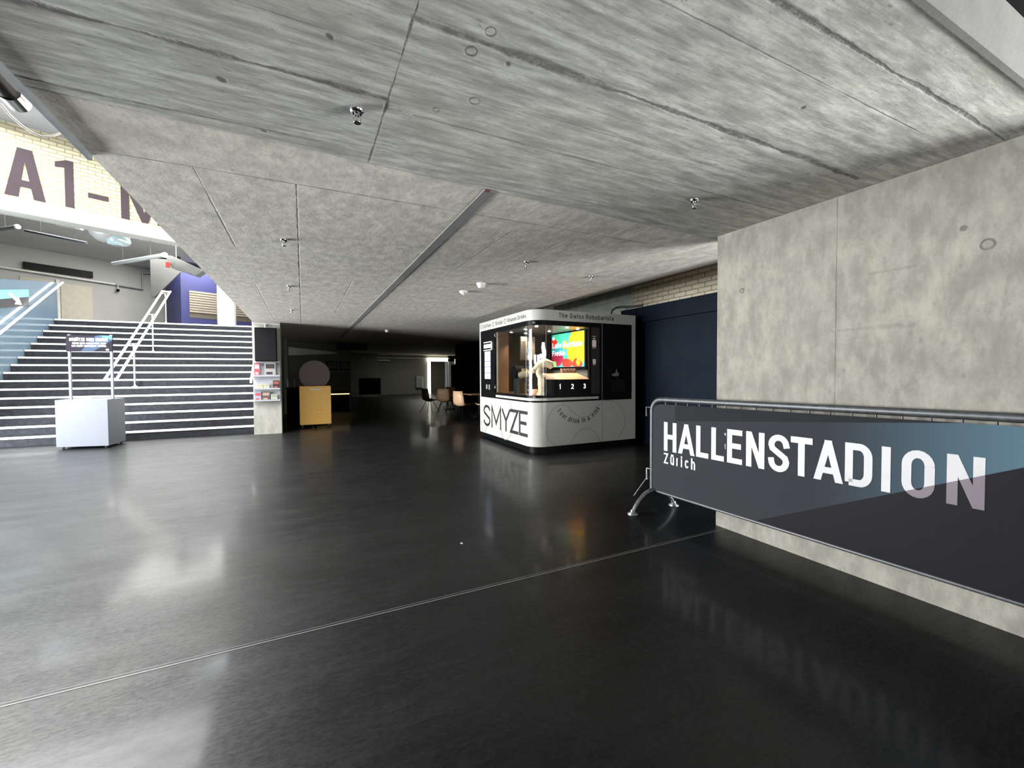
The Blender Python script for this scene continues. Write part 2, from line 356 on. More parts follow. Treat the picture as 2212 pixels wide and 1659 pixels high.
M_dimc = concrete('rear_wall_concrete', (.36, .38, .33), (1, 1.5, 2), [('z', 3.02, 7, 12, .01, .4)], (), .4, 'yz', (.32, .34, .28), .5)
M_fascia = concrete('fascia_concrete', (.22, .215, .20), (1, 1, 1), (), (), 0, 'xz', (.5, .5, .48), .3)

def floor_mat():
    m = bpy.data.materials.new('black_polished_floor'); t = NT(m); v = t.obj()
    mv = t.noise(t.scaled(v, (1.3, 4.2, 1)), 3.6, 9, .75)
    sp = t.noise(v, 60, 4, .7)
    c = t.mix(t.ramp(mv, .35, .7), (.0025, .0027, .003), (.005, .0052, .006))
    c = t.mix(t.m('MULTIPLY', t.ramp(sp, .62, .78), .3), c, (.035, .036, .038))
    t.put(t.b.inputs['Base Color'], c)
    t.put(t.b.inputs['Roughness'], t.m('ADD', t.ramp(mv, .35, .72, .40, .50), t.ramp(sp, .4, .8, 0, .05)))
    m2 = t.noise(t.scaled(v, (3.5, 9, 1), (2, 7, 0)), 7, 9, .8); m3 = t.noise(t.scaled(v, (1, 2.2, 1), (5, 1, 0)), 1.3, 4, .6)
    wear = t.m('ADD', t.m('MULTIPLY', m2, .7), t.m('MULTIPLY', m3, .3))
    t.b.inputs['IOR'].default_value = 1.5; t.put(t.b.inputs['Specular IOR Level'], t.ramp(wear, .38, .62, .14, .36))
    t.put(t.b.inputs['Coat Weight'], t.ramp(wear, .38, .62, .22, .11)); t.b.inputs['Coat IOR'].default_value = 1.5; t.put(t.b.inputs['Coat Roughness'], t.ramp(mv, .3, .75, .09, .15))
    t.bump(t.m('ADD', t.m('MULTIPLY', mv, .5), t.m('MULTIPLY', sp, .25)), .018, .01)
    return m
M_floor = floor_mat()
M_seam = mat('floor_joint_grey', (.16, .16, .155), .4)
M_black = mat('satin_black', (.004, .004, .0045), .4, spec=.08)
M_mattblack = mat('matt_black', (.006, .006, .0065), .8, spec=.15)
M_white = mat('glossy_white_laminate', (.47, .465, .42), .25, vary=.02)
M_offw = mat('off_white_paint', (.62, .62, .58), .7)
M_hallw = mat('hall_white_paint', (.36, .365, .345), .7, vs=.8)
M_steel = mat('galvanised_steel', (.40, .41, .42), .38, 1.0, vs=30, vary=.2)
M_dsteel = mat('dull_galvanised_tube', (.085, .087, .09), .5, .6, vs=25, vary=.2)
M_chrome = mat('chrome', (.75, .75, .75), .12, 1.0)
M_greymetal = mat('grey_painted_metal', (.30, .32, .33), .5, .2)
M_gloss_blue = mat('glossy_blue_grey_cladding', (.085, .118, .148), .15, coat=.15, vs=1.0)
M_navy = mat('dark_navy_metal', (.0035, .0075, .014), .7, spec=.1)
M_nosing = mat('white_stair_nosing', (.90, .90, .87), .45, vary=.02)
M_step = mat('dark_grey_stair_rubber', (.024, .0255, .030), .8, spec=.1, vary=.25, vs=14)
M_blue = mat('royal_blue_paint', (.026, .030, .135), .5, vs=1)
M_slat = mat('pale_wood_slat', (.27, .24, .19), .6)
M_brown = mat('dark_brown_recess', (.09, .075, .06), .6)
M_railemit = mat('emissive_handrail', (.9, .88, .85), .3, emit=(1.0, .93, .86), es=6)  # emission put on the rails to make them bright white
M_tan = mat('tan_moulded_shell', (.58, .36, .21), .45, vary=.03)
M_olive = mat('dark_olive_shell', (.10, .085, .04), .5)
M_yellow = mat('ochre_plywood', (.82, .47, .11), .45, vary=.08, vs=20)
M_disc = mat('brown_tabletop_laminate', (.115, .085, .08), .5)
M_label = mat('pale_label_strip', (.72, .66, .55), .6)
M_ltgrey = mat('glossy_pale_grey_cabinet', (.10, .108, .125), .45, spec=.15, vary=.02)
M_detector = mat('white_plastic', (.78, .76, .70), .4)
M_red = mat('red_plastic', (.45, .06, .05), .4)
M_letter = mat('brown_grey_painted_letter', (.026, .020, .023), .9, spec=.1)
M_text_dark = mat('near_black_lettering', (.015, .014, .016), .5)
M_text_white = mat('white_lettering', (.46, .44, .44), .5)
M_line = mat('thin_grey_line', (.20, .21, .20), .5)
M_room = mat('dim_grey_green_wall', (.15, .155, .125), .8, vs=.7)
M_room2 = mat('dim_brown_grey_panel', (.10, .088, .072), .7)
M_darkrod = mat('dark_hanger_rod', (.06, .06, .06), .6)
M_pipeg = mat('mid_grey_pipe', (.12, .125, .12), .6)
M_ductm = mat('galvanised_duct', (.22, .225, .22), .5, .3)
M_warm_led = mat('warm_led_strip', (1, .8, .5), .4, emit=(1.0, .72, .32), es=2.2)
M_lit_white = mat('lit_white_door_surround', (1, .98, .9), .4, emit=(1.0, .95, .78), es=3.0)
M_acr = mat('poster_paper', (.7, .7, .7), .4)

# ------------------------------------------------------------------ the setting
XW = 3.48
struct(MB().box((-16, -8, -.12), (14, 32, 0)).build('floor', M_floor))
struct(MB().box((-16, 2.625, 0), (3.60, 2.633, .0015)).box((-16, 2.650, 0), (3.60, 2.654, .0012)).build('trim_1', M_seam))
# concrete slab: near bay (with the board-marked soffit) and rear bay (rises towards the right-hand wall)
struct(MB().prism([(-1.07, .72, 2.706), (3.74, .72, 2.706), (3.74, 2.84, 2.706), (-1.07, 2.61, 2.706)], (0, 0, .7)).build('ceiling', M_near))
prof = [(-1.07, 2.712), (4.13, 2.712), (6.2, 3.26), (6.2, 6.8), (-1.07, 6.8)]
struct(MB().prism([(x, 2.60, z) for x, z in prof], (0, 7.5, 0)).box((-1.07, 10.1, 2.712), (6.5, 31, 6.8)).build('ceiling_rear', M_far))
struct(MB().prism([(3.74, .5, 2.72), (4.13, .5, 2.72), (6.2, .5, 3.26), (6.2, .5, 4), (3.74, .5, 4)], (0, 2.2, 0)).build('ceiling_corridor', M_far))
struct(MB().box((-1.07, .70, 2.695), (3.74, .722, 2.945)).build('trim_2', M_fascia))
struct(MB().box((-1.07, .35, 2.945), (3.74, .75, 3.6)).build('trim_3', M_mattblack))  # black box standing in for the dark void above the fascia
struct(MB().box((1.14, 2.74, 2.706), (1.225, 16, 2.714)).build('trim_4', mat('joint_cover_grey', (.27, .27, .26), .8, vary=.12, vs=3)))
struct(MB().box((1.14, 2.73, 2.699), (1.18, 2.74, 2.714)).build('trim_5', mat('dark_gap', (.12, .03, .03), .7)))
struct(MB().box((-1.085, .72, 2.68), (-1.065, 3.28, 2.76)).build('trim_6', M_greymetal))
# right wall
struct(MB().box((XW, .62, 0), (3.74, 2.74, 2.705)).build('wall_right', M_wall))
# wall line x = 6.2 : navy gate below, beam, brick, concrete, black panel
M_brick2 = brick_mat('cream_brick', (.52, .46, .34), (.46, .40, .30), (.20, .18, .13), .27, .083, .010, 'Y')
struct(MB().box((6.2, .5, 2.76), (6.45, 6.93, 3.4)).build('wall_brick', M_brick2))
struct(MB().box((6.14, 1.5, 2.46), (6.5, 7.2, 2.76)).build('trim_7', M_navy))
gate = struct(MB().box((6.22, 1.5, 0), (6.4, 12, 2.46)).build('door_1', M_navy))
struct(MB().box((6.25, 6.93, 2.46), (6.5, 12.3, 3.5)).build('wall_rear_right', M_dimc))
struct(MB().box((6.2, 12.0, 0), (6.5, 18.5, 2.72)).build('wall_black_panel', M_black))
struct(MB().box((6.2, .2, 0), (6.4, 1.52, 3.3)).build('wall_corridor', M_offw))
# pillar and the solid wall beside the stairs
struct(MB().box((-1.08, 11.86, 0), (-.49, 12.35, 2.715)).build('wall_pillar', M_col))
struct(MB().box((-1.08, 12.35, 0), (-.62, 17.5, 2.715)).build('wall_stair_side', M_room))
struct(MB().tube([(-1.06, 11.84, 2.665), (-.50, 11.84, 2.665)], .010, 8).tube([(-.80, 11.84, 2.665), (-.80, 11.84, 2.60)], .012, 8).build('trim_8', M_offw))
# rear dark zone
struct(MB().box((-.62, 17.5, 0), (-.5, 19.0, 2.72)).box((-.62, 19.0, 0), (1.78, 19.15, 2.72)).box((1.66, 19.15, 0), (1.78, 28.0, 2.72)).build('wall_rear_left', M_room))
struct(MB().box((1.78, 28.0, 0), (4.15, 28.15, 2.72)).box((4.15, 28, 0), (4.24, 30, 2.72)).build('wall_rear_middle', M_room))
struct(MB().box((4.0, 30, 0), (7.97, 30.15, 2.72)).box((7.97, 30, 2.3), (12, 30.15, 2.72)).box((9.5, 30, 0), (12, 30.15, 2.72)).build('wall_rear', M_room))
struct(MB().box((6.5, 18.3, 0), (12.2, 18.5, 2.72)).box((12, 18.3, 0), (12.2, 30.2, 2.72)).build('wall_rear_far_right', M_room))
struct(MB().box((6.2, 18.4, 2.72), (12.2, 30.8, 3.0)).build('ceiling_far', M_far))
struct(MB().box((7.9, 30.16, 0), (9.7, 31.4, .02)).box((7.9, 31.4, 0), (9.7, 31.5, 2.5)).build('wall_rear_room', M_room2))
struct(MB().box((4.24, 29.9, 2.50), (9.6, 30.0, 2.56)).build('trim_9', M_offw))
struct(MB().box((4.28, 29.84, 0), (4.34, 29.99, 2.55)).build('trim_10', M_offw))
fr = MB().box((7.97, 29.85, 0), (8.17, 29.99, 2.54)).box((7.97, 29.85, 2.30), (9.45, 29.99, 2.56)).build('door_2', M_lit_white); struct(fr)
struct(MB().box((9.50, 29.80, 0), (9.66, 29.99, 2.3)).build('trim_11', M_offw))
# hall over the stairs
M_brick1 = brick_mat('pale_yellow_brick', (.235, .22, .16), (.21, .195, .14), (.12, .105, .05), .235, .082, .010)
u1 = Vector((.906, .423, 0)); n1 = Vector((.423, -.906, 0))
def wall_obj(name, origin, u, L0, L1, z0, z1, th, m):
    o = struct(MB().box((L0, 0, z0), (L1, th, z1)).build(name, m)); o.location = origin; o.rotation_euler = (0, 0, math.atan2(u.y, u.x)); return o
wall_obj('wall_upper_brick', (-5.44, 12.347, 0), u1, -5, 4.2, 5.11, 6.75, .35, M_brick1)
wall_obj('trim_12', (-5.44, 12.347, 0), u1, -5, 4.2, 4.82, 5.11, .42, mat('white_painted_beam', (.20, .20, .185), .6, vs=2))
bl = thing('wall_letters', 'large brown-grey A1-M painted on the bright upper brick wall', 'wall lettering', (-5.44, 12.347, 5.1))
LT = frame(Vector((-5.44, 12.347, 0))+n1*.004, u1, (0, 0, 1), n1)
def big_letter(fn, nm):
    mb = MB(); fn(mb); return mb.build(nm, M_letter, bl)
big_letter(lambda mb: (mb.prism([LT(*p, 0) for p in ((.06, 5.14), (.25, 5.14), (.385, 6.15), (.25, 6.15))], n1*.006), mb.prism([LT(*p, 0) for p in ((.63, 5.14), (.46, 5.14), (.31, 6.15), (.46, 6.15))], n1*.0065), mb.prism([LT(*p, 0) for p in ((.18, 5.36), (.52, 5.36), (.50, 5.50), (.20, 5.50))], n1*.007)), 'letter')
big_letter(lambda mb: mb.prism([LT(*p, 0) for p in ((.92, 5.14), (1.06, 5.14), (1.06, 6.15), (.95, 6.15), (.78, 6.06), (.78, 5.95), (.92, 5.98))], n1*.006), 'letter')
big_letter(lambda mb: mb.prism([LT(*p, 0) for p in ((1.28, 5.45), (1.62, 5.45), (1.62, 5.56), (1.28, 5.56))], n1*.006), 'letter')
big_letter(lambda mb: (mb.prism([LT(*p, 0) for p in ((1.83, 5.14), (1.98, 5.14), (1.98, 6.15), (1.83, 6.15))], n1*.006), mb.prism([LT(*p, 0) for p in ((1.83, 6.15), (2.02, 6.15), (2.32, 5.14), (2.2, 5.14))], n1*.0065),
                       mb.prism([LT(*p, 0) for p in ((2.62, 6.15), (2.43, 6.15), (2.2, 5.14), (2.32, 5.14))], n1*.007), mb.prism([LT(*p, 0) for p in ((2.5, 5.14), (2.65, 5.14), (2.65, 6.15), (2.5, 6.15))], n1*.0065)), 'letter')
struct(MB().box((-16, -6, 6.62), (-1.07, 15.0, 6.8)).build('ceiling_hall', mat('hall_roof_grey', (.09, .092, .095), .7)))
struct(MB().prism([(-16, 7.8, 6.25), (-1.08, 14.75, 6.25), (-1.08, 31, 6.25), (-16, 31, 6.25)], (0, 0, .15)).build('ceiling_landing', mat('landing_ceiling_white', (.75, .75, .73), .8, vs=.7)))
struct(MB().box((-16, 16.80, 2.8), (-1.09, 31, 3.070)).build('floor_landing', M_step))
u2 = Vector((.829, .559, 0))
wall_obj('wall_landing_back', (-8.346, 23.085, 0), u2, -9, 2.83, 3.07, 6.3, .2, M_hallw)
struct(MB().prism([(-6.0, 24.67, 3.07), (-5.7, 24.87, 3.07), (-5.7, 24.87, 6.3), (-6.0, 24.67, 6.3)], (-1.6, 5, 0)).build('wall_landing_corner', M_hallw))
# glossy blue-grey wall left of the stairs
struct(MB().prism([(-6.38, 12.0, 0), (-6.38, 16.98, 0), (-6.38, 16.98, 4.15), (-6.38, 12.0, 3.36)], (-.12, 0, 0)).build('wall_stair_left', M_gloss_blue))
struct(MB().box((-16, 12.0, 0), (-6.5, 12.2, 4.8)).build('wall_left', M_hallw))
struct(MB().box((-2.73, 18.42, 3.07), (-2.22, 18.9, 6.3)).build('wall_landing_pillar', mat('white_pillar_paint', (.85, .85, .85), .5)))

# ------------------------------------------------------------------ stairs
R_, T_, Y0 = .192, .30, 12.25
st = thing('staircase', 'wide dark grey staircase with white nosings rising to the left landing', 'staircase', (-3.7, 12.25, 0))
for k in range(16):
    y = Y0+k*T_; z = (k+1)*R_
    MB().box((-6.375, y, z-R_ if k else 0), (-1.09, y+(T_+.02 if k < 15 else .02), z-.004)).build('step', M_step, st)
    MB().box((-6.37, y-.012, z-.040), (-1.10, y+.045, z+.002)).build('nosing_strip', M_nosing, st)
hr = thing('handrail', 'bright double handrail loop on posts in the middle of the stairs', 'handrail', (-3.85, 12.4, 0))
def rail_pt(y, dz=0): return 1.30+(y-12.35)*.602+dz
pts = []
for a in range(0, 181, 20): pts.append((-3.85-.10*math.cos(math.radians(a))*1, 12.45-.10*math.sin(math.radians(a)), rail_pt(12.45)))
pts2 = []
for a in range(0, 181, 20): pts2.append((-3.85+.10*math.cos(math.radians(a)), 17.0+.10*math.sin(math.radians(a)), rail_pt(17.0)))
MB().tube(pts+pts2, .024, 10, closed=True).build('rail_loop', M_railemit, hr)
for (y, k) in ((13.95, 6), (15.5, 11), (16.86, 16)):
    zt = rail_pt(y); zb = k*R_
    p = MB().tube([(-3.85, y, zb), (-3.85, y, zt-.06), (-3.85, y, zt-.02)], .022, 10).tube([(-3.95, y, zt-.02), (-3.75, y, zt-.02)], .010, 8).build('post', M_steel, hr)
    MB().lathe([(.07, 0), (.07, .012), (.03, .02), (.028, .06)], (-3.85, y, zb+.002), 16).build('foot_plate', M_chrome, p)
wr = thing('handrail', 'bright handrail fixed along the blue-grey wall left of the stairs', 'handrail', (-6.28, 12.3, 0))
MB().tube([(-6.28, 12.2, 1.34), (-6.28, 17.04, 4.17)], .024, 10).build('rail', M_railemit, wr)
for y in (13.2, 14.9, 16.6):
    z = 1.34+(y-12.2)*.585; MB().tube([(-6.375, y, z-.07), (-6.28, y, z-.07), (-6.28, y, z-.015)], .009, 8).build('bracket', M_steel, wr)
wr = thing('handrail', 'short visible bright handrail end left of the concrete pillar', 'handrail', (-1.14, 11.9, 0))
MB().tube([(-1.13, 11.92, 1.25), (-1.13, 11.95, 1.30), (-1.13, 16.9, 4.2)], .022, 10).build('rail', M_railemit, wr)
# sign on the glossy wall
sg = thing('wall_sign', 'turquoise and dark sign with white arrow on the blue-grey stair wall', 'sign', (-6.37, 14.8, 3.0))
ZS = lambda y: (y-15.5)*.18
MB().prism([(-6.378, 13.0, 2.83), (-6.378, 15.5, 3.26), (-6.378, 15.5, 3.68), (-6.378, 13.0, 3.23)], (.012, 0, 0)).build('panel', M_text_dark, sg)
MB().prism([(-6.366, 13.0, 2.98), (-6.366, 15.5, 3.50), (-6.366, 15.5, 3.68), (-6.366, 13.0, 3.23)], (.002, 0, 0)).build('turquoise_field', mat('turquoise_print', (.12, .62, .80), .4), sg)
mb = MB()
arw = [(0, .04), (.26, .04), (.26, .13), (.45, 0), (.26, -.13), (.26, -.04), (0, -.04)]
ca, sa = math.cos(math.radians(-28)), math.sin(math.radians(-28))
mb.prism([(-6.363, 14.65+(a*ca-b*sa)*1.3, 3.45+(a*sa+b*ca)) for a, b in arw], (.002, 0, 0)); mb.build('arrow', M_text_white, sg)

# ------------------------------------------------------------------ landing things
kb = thing('refreshment_kiosk', 'royal blue kiosk with slatted shutter at the top of the stairs', 'kiosk', (-4.59, 22.39, 3.07))
KU = Vector((.906, .423, 0)); KN = Vector((.423, -.906, 0)); K0 = Vector((-4.587, 22.389, 0))
KF = frame(K0, KU, (0, 0, 1), KN)
MB().prism([KF(0, 3.072, 0), KF(3.7, 3.072, 0), KF(3.7, 6.2, 0), KF(0, 6.2, 0)], -KN*2.4).build('body', M_blue, kb)
mb = MB()
for i in range(9):
    z = 4.13+.105*i; mb.prism([KF(.28, z, .0), KF(3.4, z, .0), KF(3.4, z+.078, .0), KF(.28, z+.078, 0)], KN*.05)
mb.build('slatted_shutter', M_slat, kb)
MB().prism([KF(.28, 3.90, 0), KF(3.4, 3.90, 0), KF(3.4, 4.12, 0), KF(.28, 4.12, 0)], KN*.012).build('counter_recess', M_brown, kb)
kw = frame((-8.346, 23.085, 0), u2, (0, 0, 1), (.559, -.829, 0)); NW = Vector((.559, -.829, 0))
bs = MB().prism([kw(-1.19, 5.44, .01), kw(.71, 5.44, .01), kw(.71, 5.70, .01), kw(-1.19, 5.70, .01)], NW*.12).build('display_box', M_black)
tag(bs, 'long black display box on the white wall above the landing doors', 'display box')
dr = struct(MB().prism([kw(-1.29, 3.08, .005), kw(-.38, 3.08, .005), kw(-.38, 5.15, .005), kw(-1.29, 5.15, .005)], NW*.02)
  .prism([kw(-.22, 3.08, .005), kw(.70, 3.08, .005), kw(.70, 5.08, .005), kw(-.22, 5.08, .005)], NW*.02).build('door_3', mat('cream_door_paint', (.40, .375, .30), .5)))
struct(MB().prism([kw(-.35, 3.08, .0), kw(-.25, 3.08, .0), kw(-.25, 5.2, .0), kw(-.35, 5.2, .0)], NW*.04).build('trim_13', M_offw))
pp = tag(MB().tube([kw(-4, 5.42, .12), kw(1.4, 5.31, .12)], .04, 10).build('conduit_pipe', M_offw), 'long pale pipe running under the black display box', 'pipe')
pp = tag(MB().tube([kw(1.42, 5.30, .12), kw(2.35, 5.26, .12), kw(2.35, 5.95, .12), kw(2.9, 6.1, .3)], .035, 8).build('conduit_pipe', M_greymetal), 'dark grey pipe with right-angle bends near the hall corner', 'pipe')
cm = thing('security_camera', 'small black dome camera hanging below the pipe on the landing', 'camera', tuple(kw(1.48, 5.0, .15)))
MB().tube([kw(1.48, 5.30, .15), kw(1.48, 5.12, .15)], .015, 8).build('stem', M_offw, cm)
MB().lathe([(.01, -.06), (.05, -.03), (.06, .02), (.04, .06)], kw(1.48, 5.06, .15), 12).build('dome', M_black, cm)

def hung(name, a, b, r, m, label, cat, cap=None):
    a, b = Vector(a), Vector(b)
    t_ = thing(name, label, cat, tuple(a)); MB().tube([a, b], r, 12).build('body', m, t_)
    if cap: MB().tube([a, a+(a-b).normalized()*.05], r*1.25, 12).build('end_cap', cap, t_)
    for f in (.25, .8):
        p = a.lerp(b, f); MB().tube([p, (p.x, p.y, 6.25)], .005, 6).build('hanger', M_darkrod, t_)
    return t_
M_capw = mat('bright_white_cap', (.95, .95, .95), .4)
hung('ceiling_pipe', (-3.03, 13.26, 4.40), (-4.4, 14.6, 4.35), .05, M_pipeg, 'grey pipe with bright white end hanging by the slab edge', 'pipe', M_capw)
hung('ceiling_pipe', (-6.29, 14.89, 5.12), (-7.4, 15.6, 5.02), .045, M_pipeg, 'grey pipe with bright white end under the brick beam, far left', 'pipe', M_capw)
hung('tube_lamp', (-6.1, 14.80, 5.03), (-4.75, 14.15, 4.72), .03, M_dsteel, 'slim dark tube lamp hanging under the upper brick wall', 'lamp')
hung('tube_lamp', (-5.45, 14.62, 5.24), (-4.9, 14.36, 5.12), .05, M_offw, 'short pale tube lamp beside the glass ceiling dome', 'lamp')
dm = thing('ceiling_dome_lamp', 'large clear round dome lamp under the landing ceiling beam', 'lamp', (-4.22, 13.86, 4.8))
M_glassd = mat('smoky_glass', (.25, .32, .34), .1, .3)
MB().lathe([(.10, -.16), (.26, -.10), (.36, 0), (.38, .08), (.30, .10)], (-4.22, 13.86, 4.86), 24).build('shade', M_ductm, dm)
MB().lathe([(.10, -.2), (.2, -.17), (.24, -.09), (.22, 0)], (-4.05, 13.80, 4.84), 20).build('glass_bowl', M_glassd, dm)
MB().tube([(-4.22, 13.86, 4.95), (-4.22, 13.86, 6.25)], .012, 6).build('stem', M_greymetal, dm)
dk = thing('ventilation_duct', 'grey sheet metal duct dropping towards the blue kiosk', 'duct', (-4.0, 18.8, 5.3))
MB().prism([(-4.30, 18.95, 5.62), (-4.12, 18.86, 5.66), (-3.1, 18.35, 5.12), (-3.35, 18.45, 4.93), (-4.1, 18.85, 5.22)], (.08, .3, 0)).build('body', M_ductm, dk)
MB().box((-4.26, 18.80, 5.22), (-4.14, 18.86, 5.40)).build('red_tag', M_red, dk)
MB().tube([(-4.0, 19.0, 5.5), (-4.0, 19.0, 6.25)], .012, 6).build('hanger', M_greymetal, dk)
struct(MB().prism([(-5.39, 22.02, 4.60), (-4.41, 21.56, 5.62), (-4.45, 21.6, 6.25), (-5.5, 22.07, 6.25), (-5.5, 22.07, 4.60)], (.02, .08, 0)).build('trim_14', mat('landing_soffit_grey', (.09, .092, .088), .7)))

# fixtures on the near left slab edge
ft = thing('tube_floodlight', 'black tubular floodlight with silver end beside the slab edge, top left', 'lamp', (-1.55, 3.6, 3.2))
MB().tube([(-1.50, 2.2, 3.22), (-1.60, 3.74, 3.2)], .055, 14).tube([(-1.66, 2.2, 3.26), (-1.74, 3.70, 3.22)], .03, 10).build('body', M_black, ft)
MB().tube([(-1.60, 3.74, 3.2), (-1.61, 3.88, 3.2)], .062, 14).build('end_cap', M_chrome, ft)
MB().tube([(-1.60, 3.5, 3.25), (-1.60, 3.5, 6.62)], .01, 6).build('hanger', M_greymetal, ft)
rd = tag(MB().tube([(-1.47, 3.82, 3.2), (-1.46, 3.95, 3.2)], .03, 12).tube([(-1.465, 3.9, 3.2), (-1.465, 3.9, 6.6)], .005, 5).build('red_beacon', M_red), 'small red beacon next to the black floodlight, top left', 'beacon')
cb = [(-1.77, 4.06, 3.25)]+[(-1.74+.30*i/8, 4.10+.0*i, 3.2-.10*math.sin(PI*i/8)) for i in range(9)]+[(-1.43, 4.0, 3.4), (-1.40, 3.95, 4.2), (-1.4, 3.95, 6.6)]
tag(MB().tube(cb, .007, 8).build('cable', M_offw), 'thin white cable sagging in front of the upper brick wall', 'cable')

# ------------------------------------------------------------------ sign cabinet on castors by the stairs
sc = thing('sign_stand', 'pale grey rolling cabinet carrying a hearing protection sign by the stairs', 'sign stand', (-3.9, 11.4, 0))
A_ = Vector((-4.34, 11.32, 0)); B_ = Vector((-3.49, 11.09, 0)); n_ = Vector((.25, .97, 0)).normalized()
C_ = B_+Vector((.055, .72, 0)); D_ = A_+Vector((.055, .72, 0))
MB().prism([p+Vector((0, 0, .05)) for p in (A_, B_, C_, D_)], (0, 0, .92)).build('cabinet', M_ltgrey, sc, bevel=.004)
for p in (A_+Vector((.08, .06, 0)), B_+Vector((-.06, .07, 0)), C_+Vector((-.06, -.07, 0)), D_+Vector((.07, -.07, 0))):
    MB().tube([(p.x-.012, p.y, .024), (p.x+.012, p.y, .024)], .023, 12).box((p.x-.015, p.y-.015, .026), (p.x+.015, p.y+.015, .052)).build('castor', M_dsteel, sc)
uS = (B_-A_).normalized(); nS = Vector((-uS.y, uS.x, 0)); nF = -nS
oS = A_+nS*.28
for a in (.075, .80):
    p = oS+uS*a; MB().rbox((-.022, -.015, .965), (.022, .015, 2.27), .004, M=Matrix.Translation(p) @ Matrix.Rotation(math.atan2(uS.y, uS.x), 4, 'Z')).build('post', M_ltgrey, sc)
SF = frame(oS+nF*.02, uS, (0, 0, 1), nF)
MB().prism([SF(.03, 1.93, 0), SF(.83, 1.93, 0), SF(.83, 2.25, 0), SF(.03, 2.25, 0)], nS*.02).build('sign_panel', mat('dark_violet_print', (.012, .010, .015), .8, spec=.05), sc)
MB().prism([SF(.55, 2.25, .001), SF(.83, 2.25, .001), SF(.83, 2.16, .001), SF(.50, 1.935, .001), SF(.28, 1.935, .001)], nF*.001).build('slate_wedge', mat('slate_print', (.03, .045, .075), .8, spec=.05), sc)
MB().prism([SF(.60, 2.25, .0025), SF(.83, 2.25, .0025), SF(.83, 2.165, .0025)], nF*.001).build('turquoise_wedge', mat('turquoise_print_small', (.06, .24, .33), .8, spec=.05), sc)
mb = MB(); text(mb, 'SCHÜTZE DEIN GEHÖR!', .09, 2.135, .065, .5, .015, .007, SF, 0, .005, total=.66); mb.build('headline', M_text_white, sc)
mb = MB(); text(mb, 'DURCH HOHE SCHALLPEGEL KANN', .14, 2.075, .034, .5, .007, .004, SF, 0, .005, total=.58)
text(mb, 'DAS GEHÖR GESCHÄDIGT WERDEN.', .13, 2.022, .034, .5, .007, .004, SF, 0, .005, total=.60)
mb.build('small_print', M_text_white, sc)
mb = MB(); mb.prism([SF(.745+.03*math.cos(a*PI/6), 1.965+.02*math.sin(a*PI/6), .004) for a in range(12)], nF*.002)
mb.build('round_logo', M_text_white, sc)

# ------------------------------------------------------------------ pillar things
sp = thing('loudspeaker', 'flat black loudspeaker hung high on the concrete pillar', 'loudspeaker', (-.8, 11.8, 1.76))
MB().rbox((-1.02, 11.72, 1.76), (-.56, 11.858, 2.56), .01).build('cabinet', M_black, sp)
MB().box((-1.00, 11.712, 1.78), (-.58, 11.722, 2.54)).build('grille', M_mattblack, sp)
MB().tube([(-.80, 11.80, 2.555), (-.80, 11.80, 2.67)], .010, 8).build('hook', M_chrome, sp)
rk = thing('leaflet_rack', 'clear leaflet rack with three shelves on the concrete pillar', 'rack', (-.8, 11.85, .8))
M_acrp = mat('pale_acrylic', (.30, .31, .33), .3)
MB().box((-1.06, 11.845, .80), (-.51, 11.858, 1.75)).build('back_panel', M_acrp, rk)
for z, x1 in ((1.395, -.51), (1.085, -.51), (.805, -.51)):
    s_ = MB().box((-1.07, 11.76, z), (x1, 11.845, z+.012)).box((-1.07, 11.755, z), (x1, 11.762, z+.035)).build('shelf', M_acrp, rk)
def leaflet(x0, x1, z0, z1, col, col2, label, y=11.80, cat='leaflet'):
    o = MB().box((x0, y, z0), (x1, y+.012, z1))
    h = z1-z0; wd = x1-x0
    o.box((x0+.1*wd, y-.002, z0+.55*h), (x1-.1*wd, y, z0+.88*h), 1); o.box((x0+.15*wd, y-.002, z0+.12*h), (x1-.3*wd, y, z0+.30*h), 1)
    return tag(o.build('leaflet_stack', [mat('print', tuple(x*.55 for x in col), .5), mat('print_accent', tuple(x*.55 for x in col2), .5)]), label, cat)
leaflet(-1.045, -.93, 1.408, 1.72, (.60, .10, .12), (.75, .5, .55), 'red leaflets at the left of the top rack shelf')
leaflet(-.83, -.60, 1.408, 1.735, (.50, .45, .44), (.05, .045, .05), 'large grey and black leaflet on the top rack shelf')
leaflet(-1.0, -.875, 1.098, 1.215, (.70, .68, .48), (.55, .52, .36), 'cream leaflets at the left of the middle rack shelf')
leaflet(-.862, -.74, 1.098, 1.215, (.70, .68, .50), (.52, .50, .36), 'cream leaflets in the centre of the middle rack shelf')
leaflet(-.66, -.525, 1.100, 1.30, (.05, .022, .022), (.45, .12, .08), 'black leaflet with orange motif on the middle rack shelf')
leaflet(-1.05, -.915, .818, 1.03, (.45, .50, .68), (.65, .12, .12), 'blue and red leaflets on the bottom rack shelf')
leaflet(-.90, -.725, .818, 1.035, (.16, .09, .08), (.55, .40, .34), 'brown photo leaflets in the centre of the bottom rack shelf')
leaflet(-.71, -.575, .818, .965, (.60, .64, .50), (.40, .46, .38), 'pale green leaflets at the right of the bottom rack shelf')

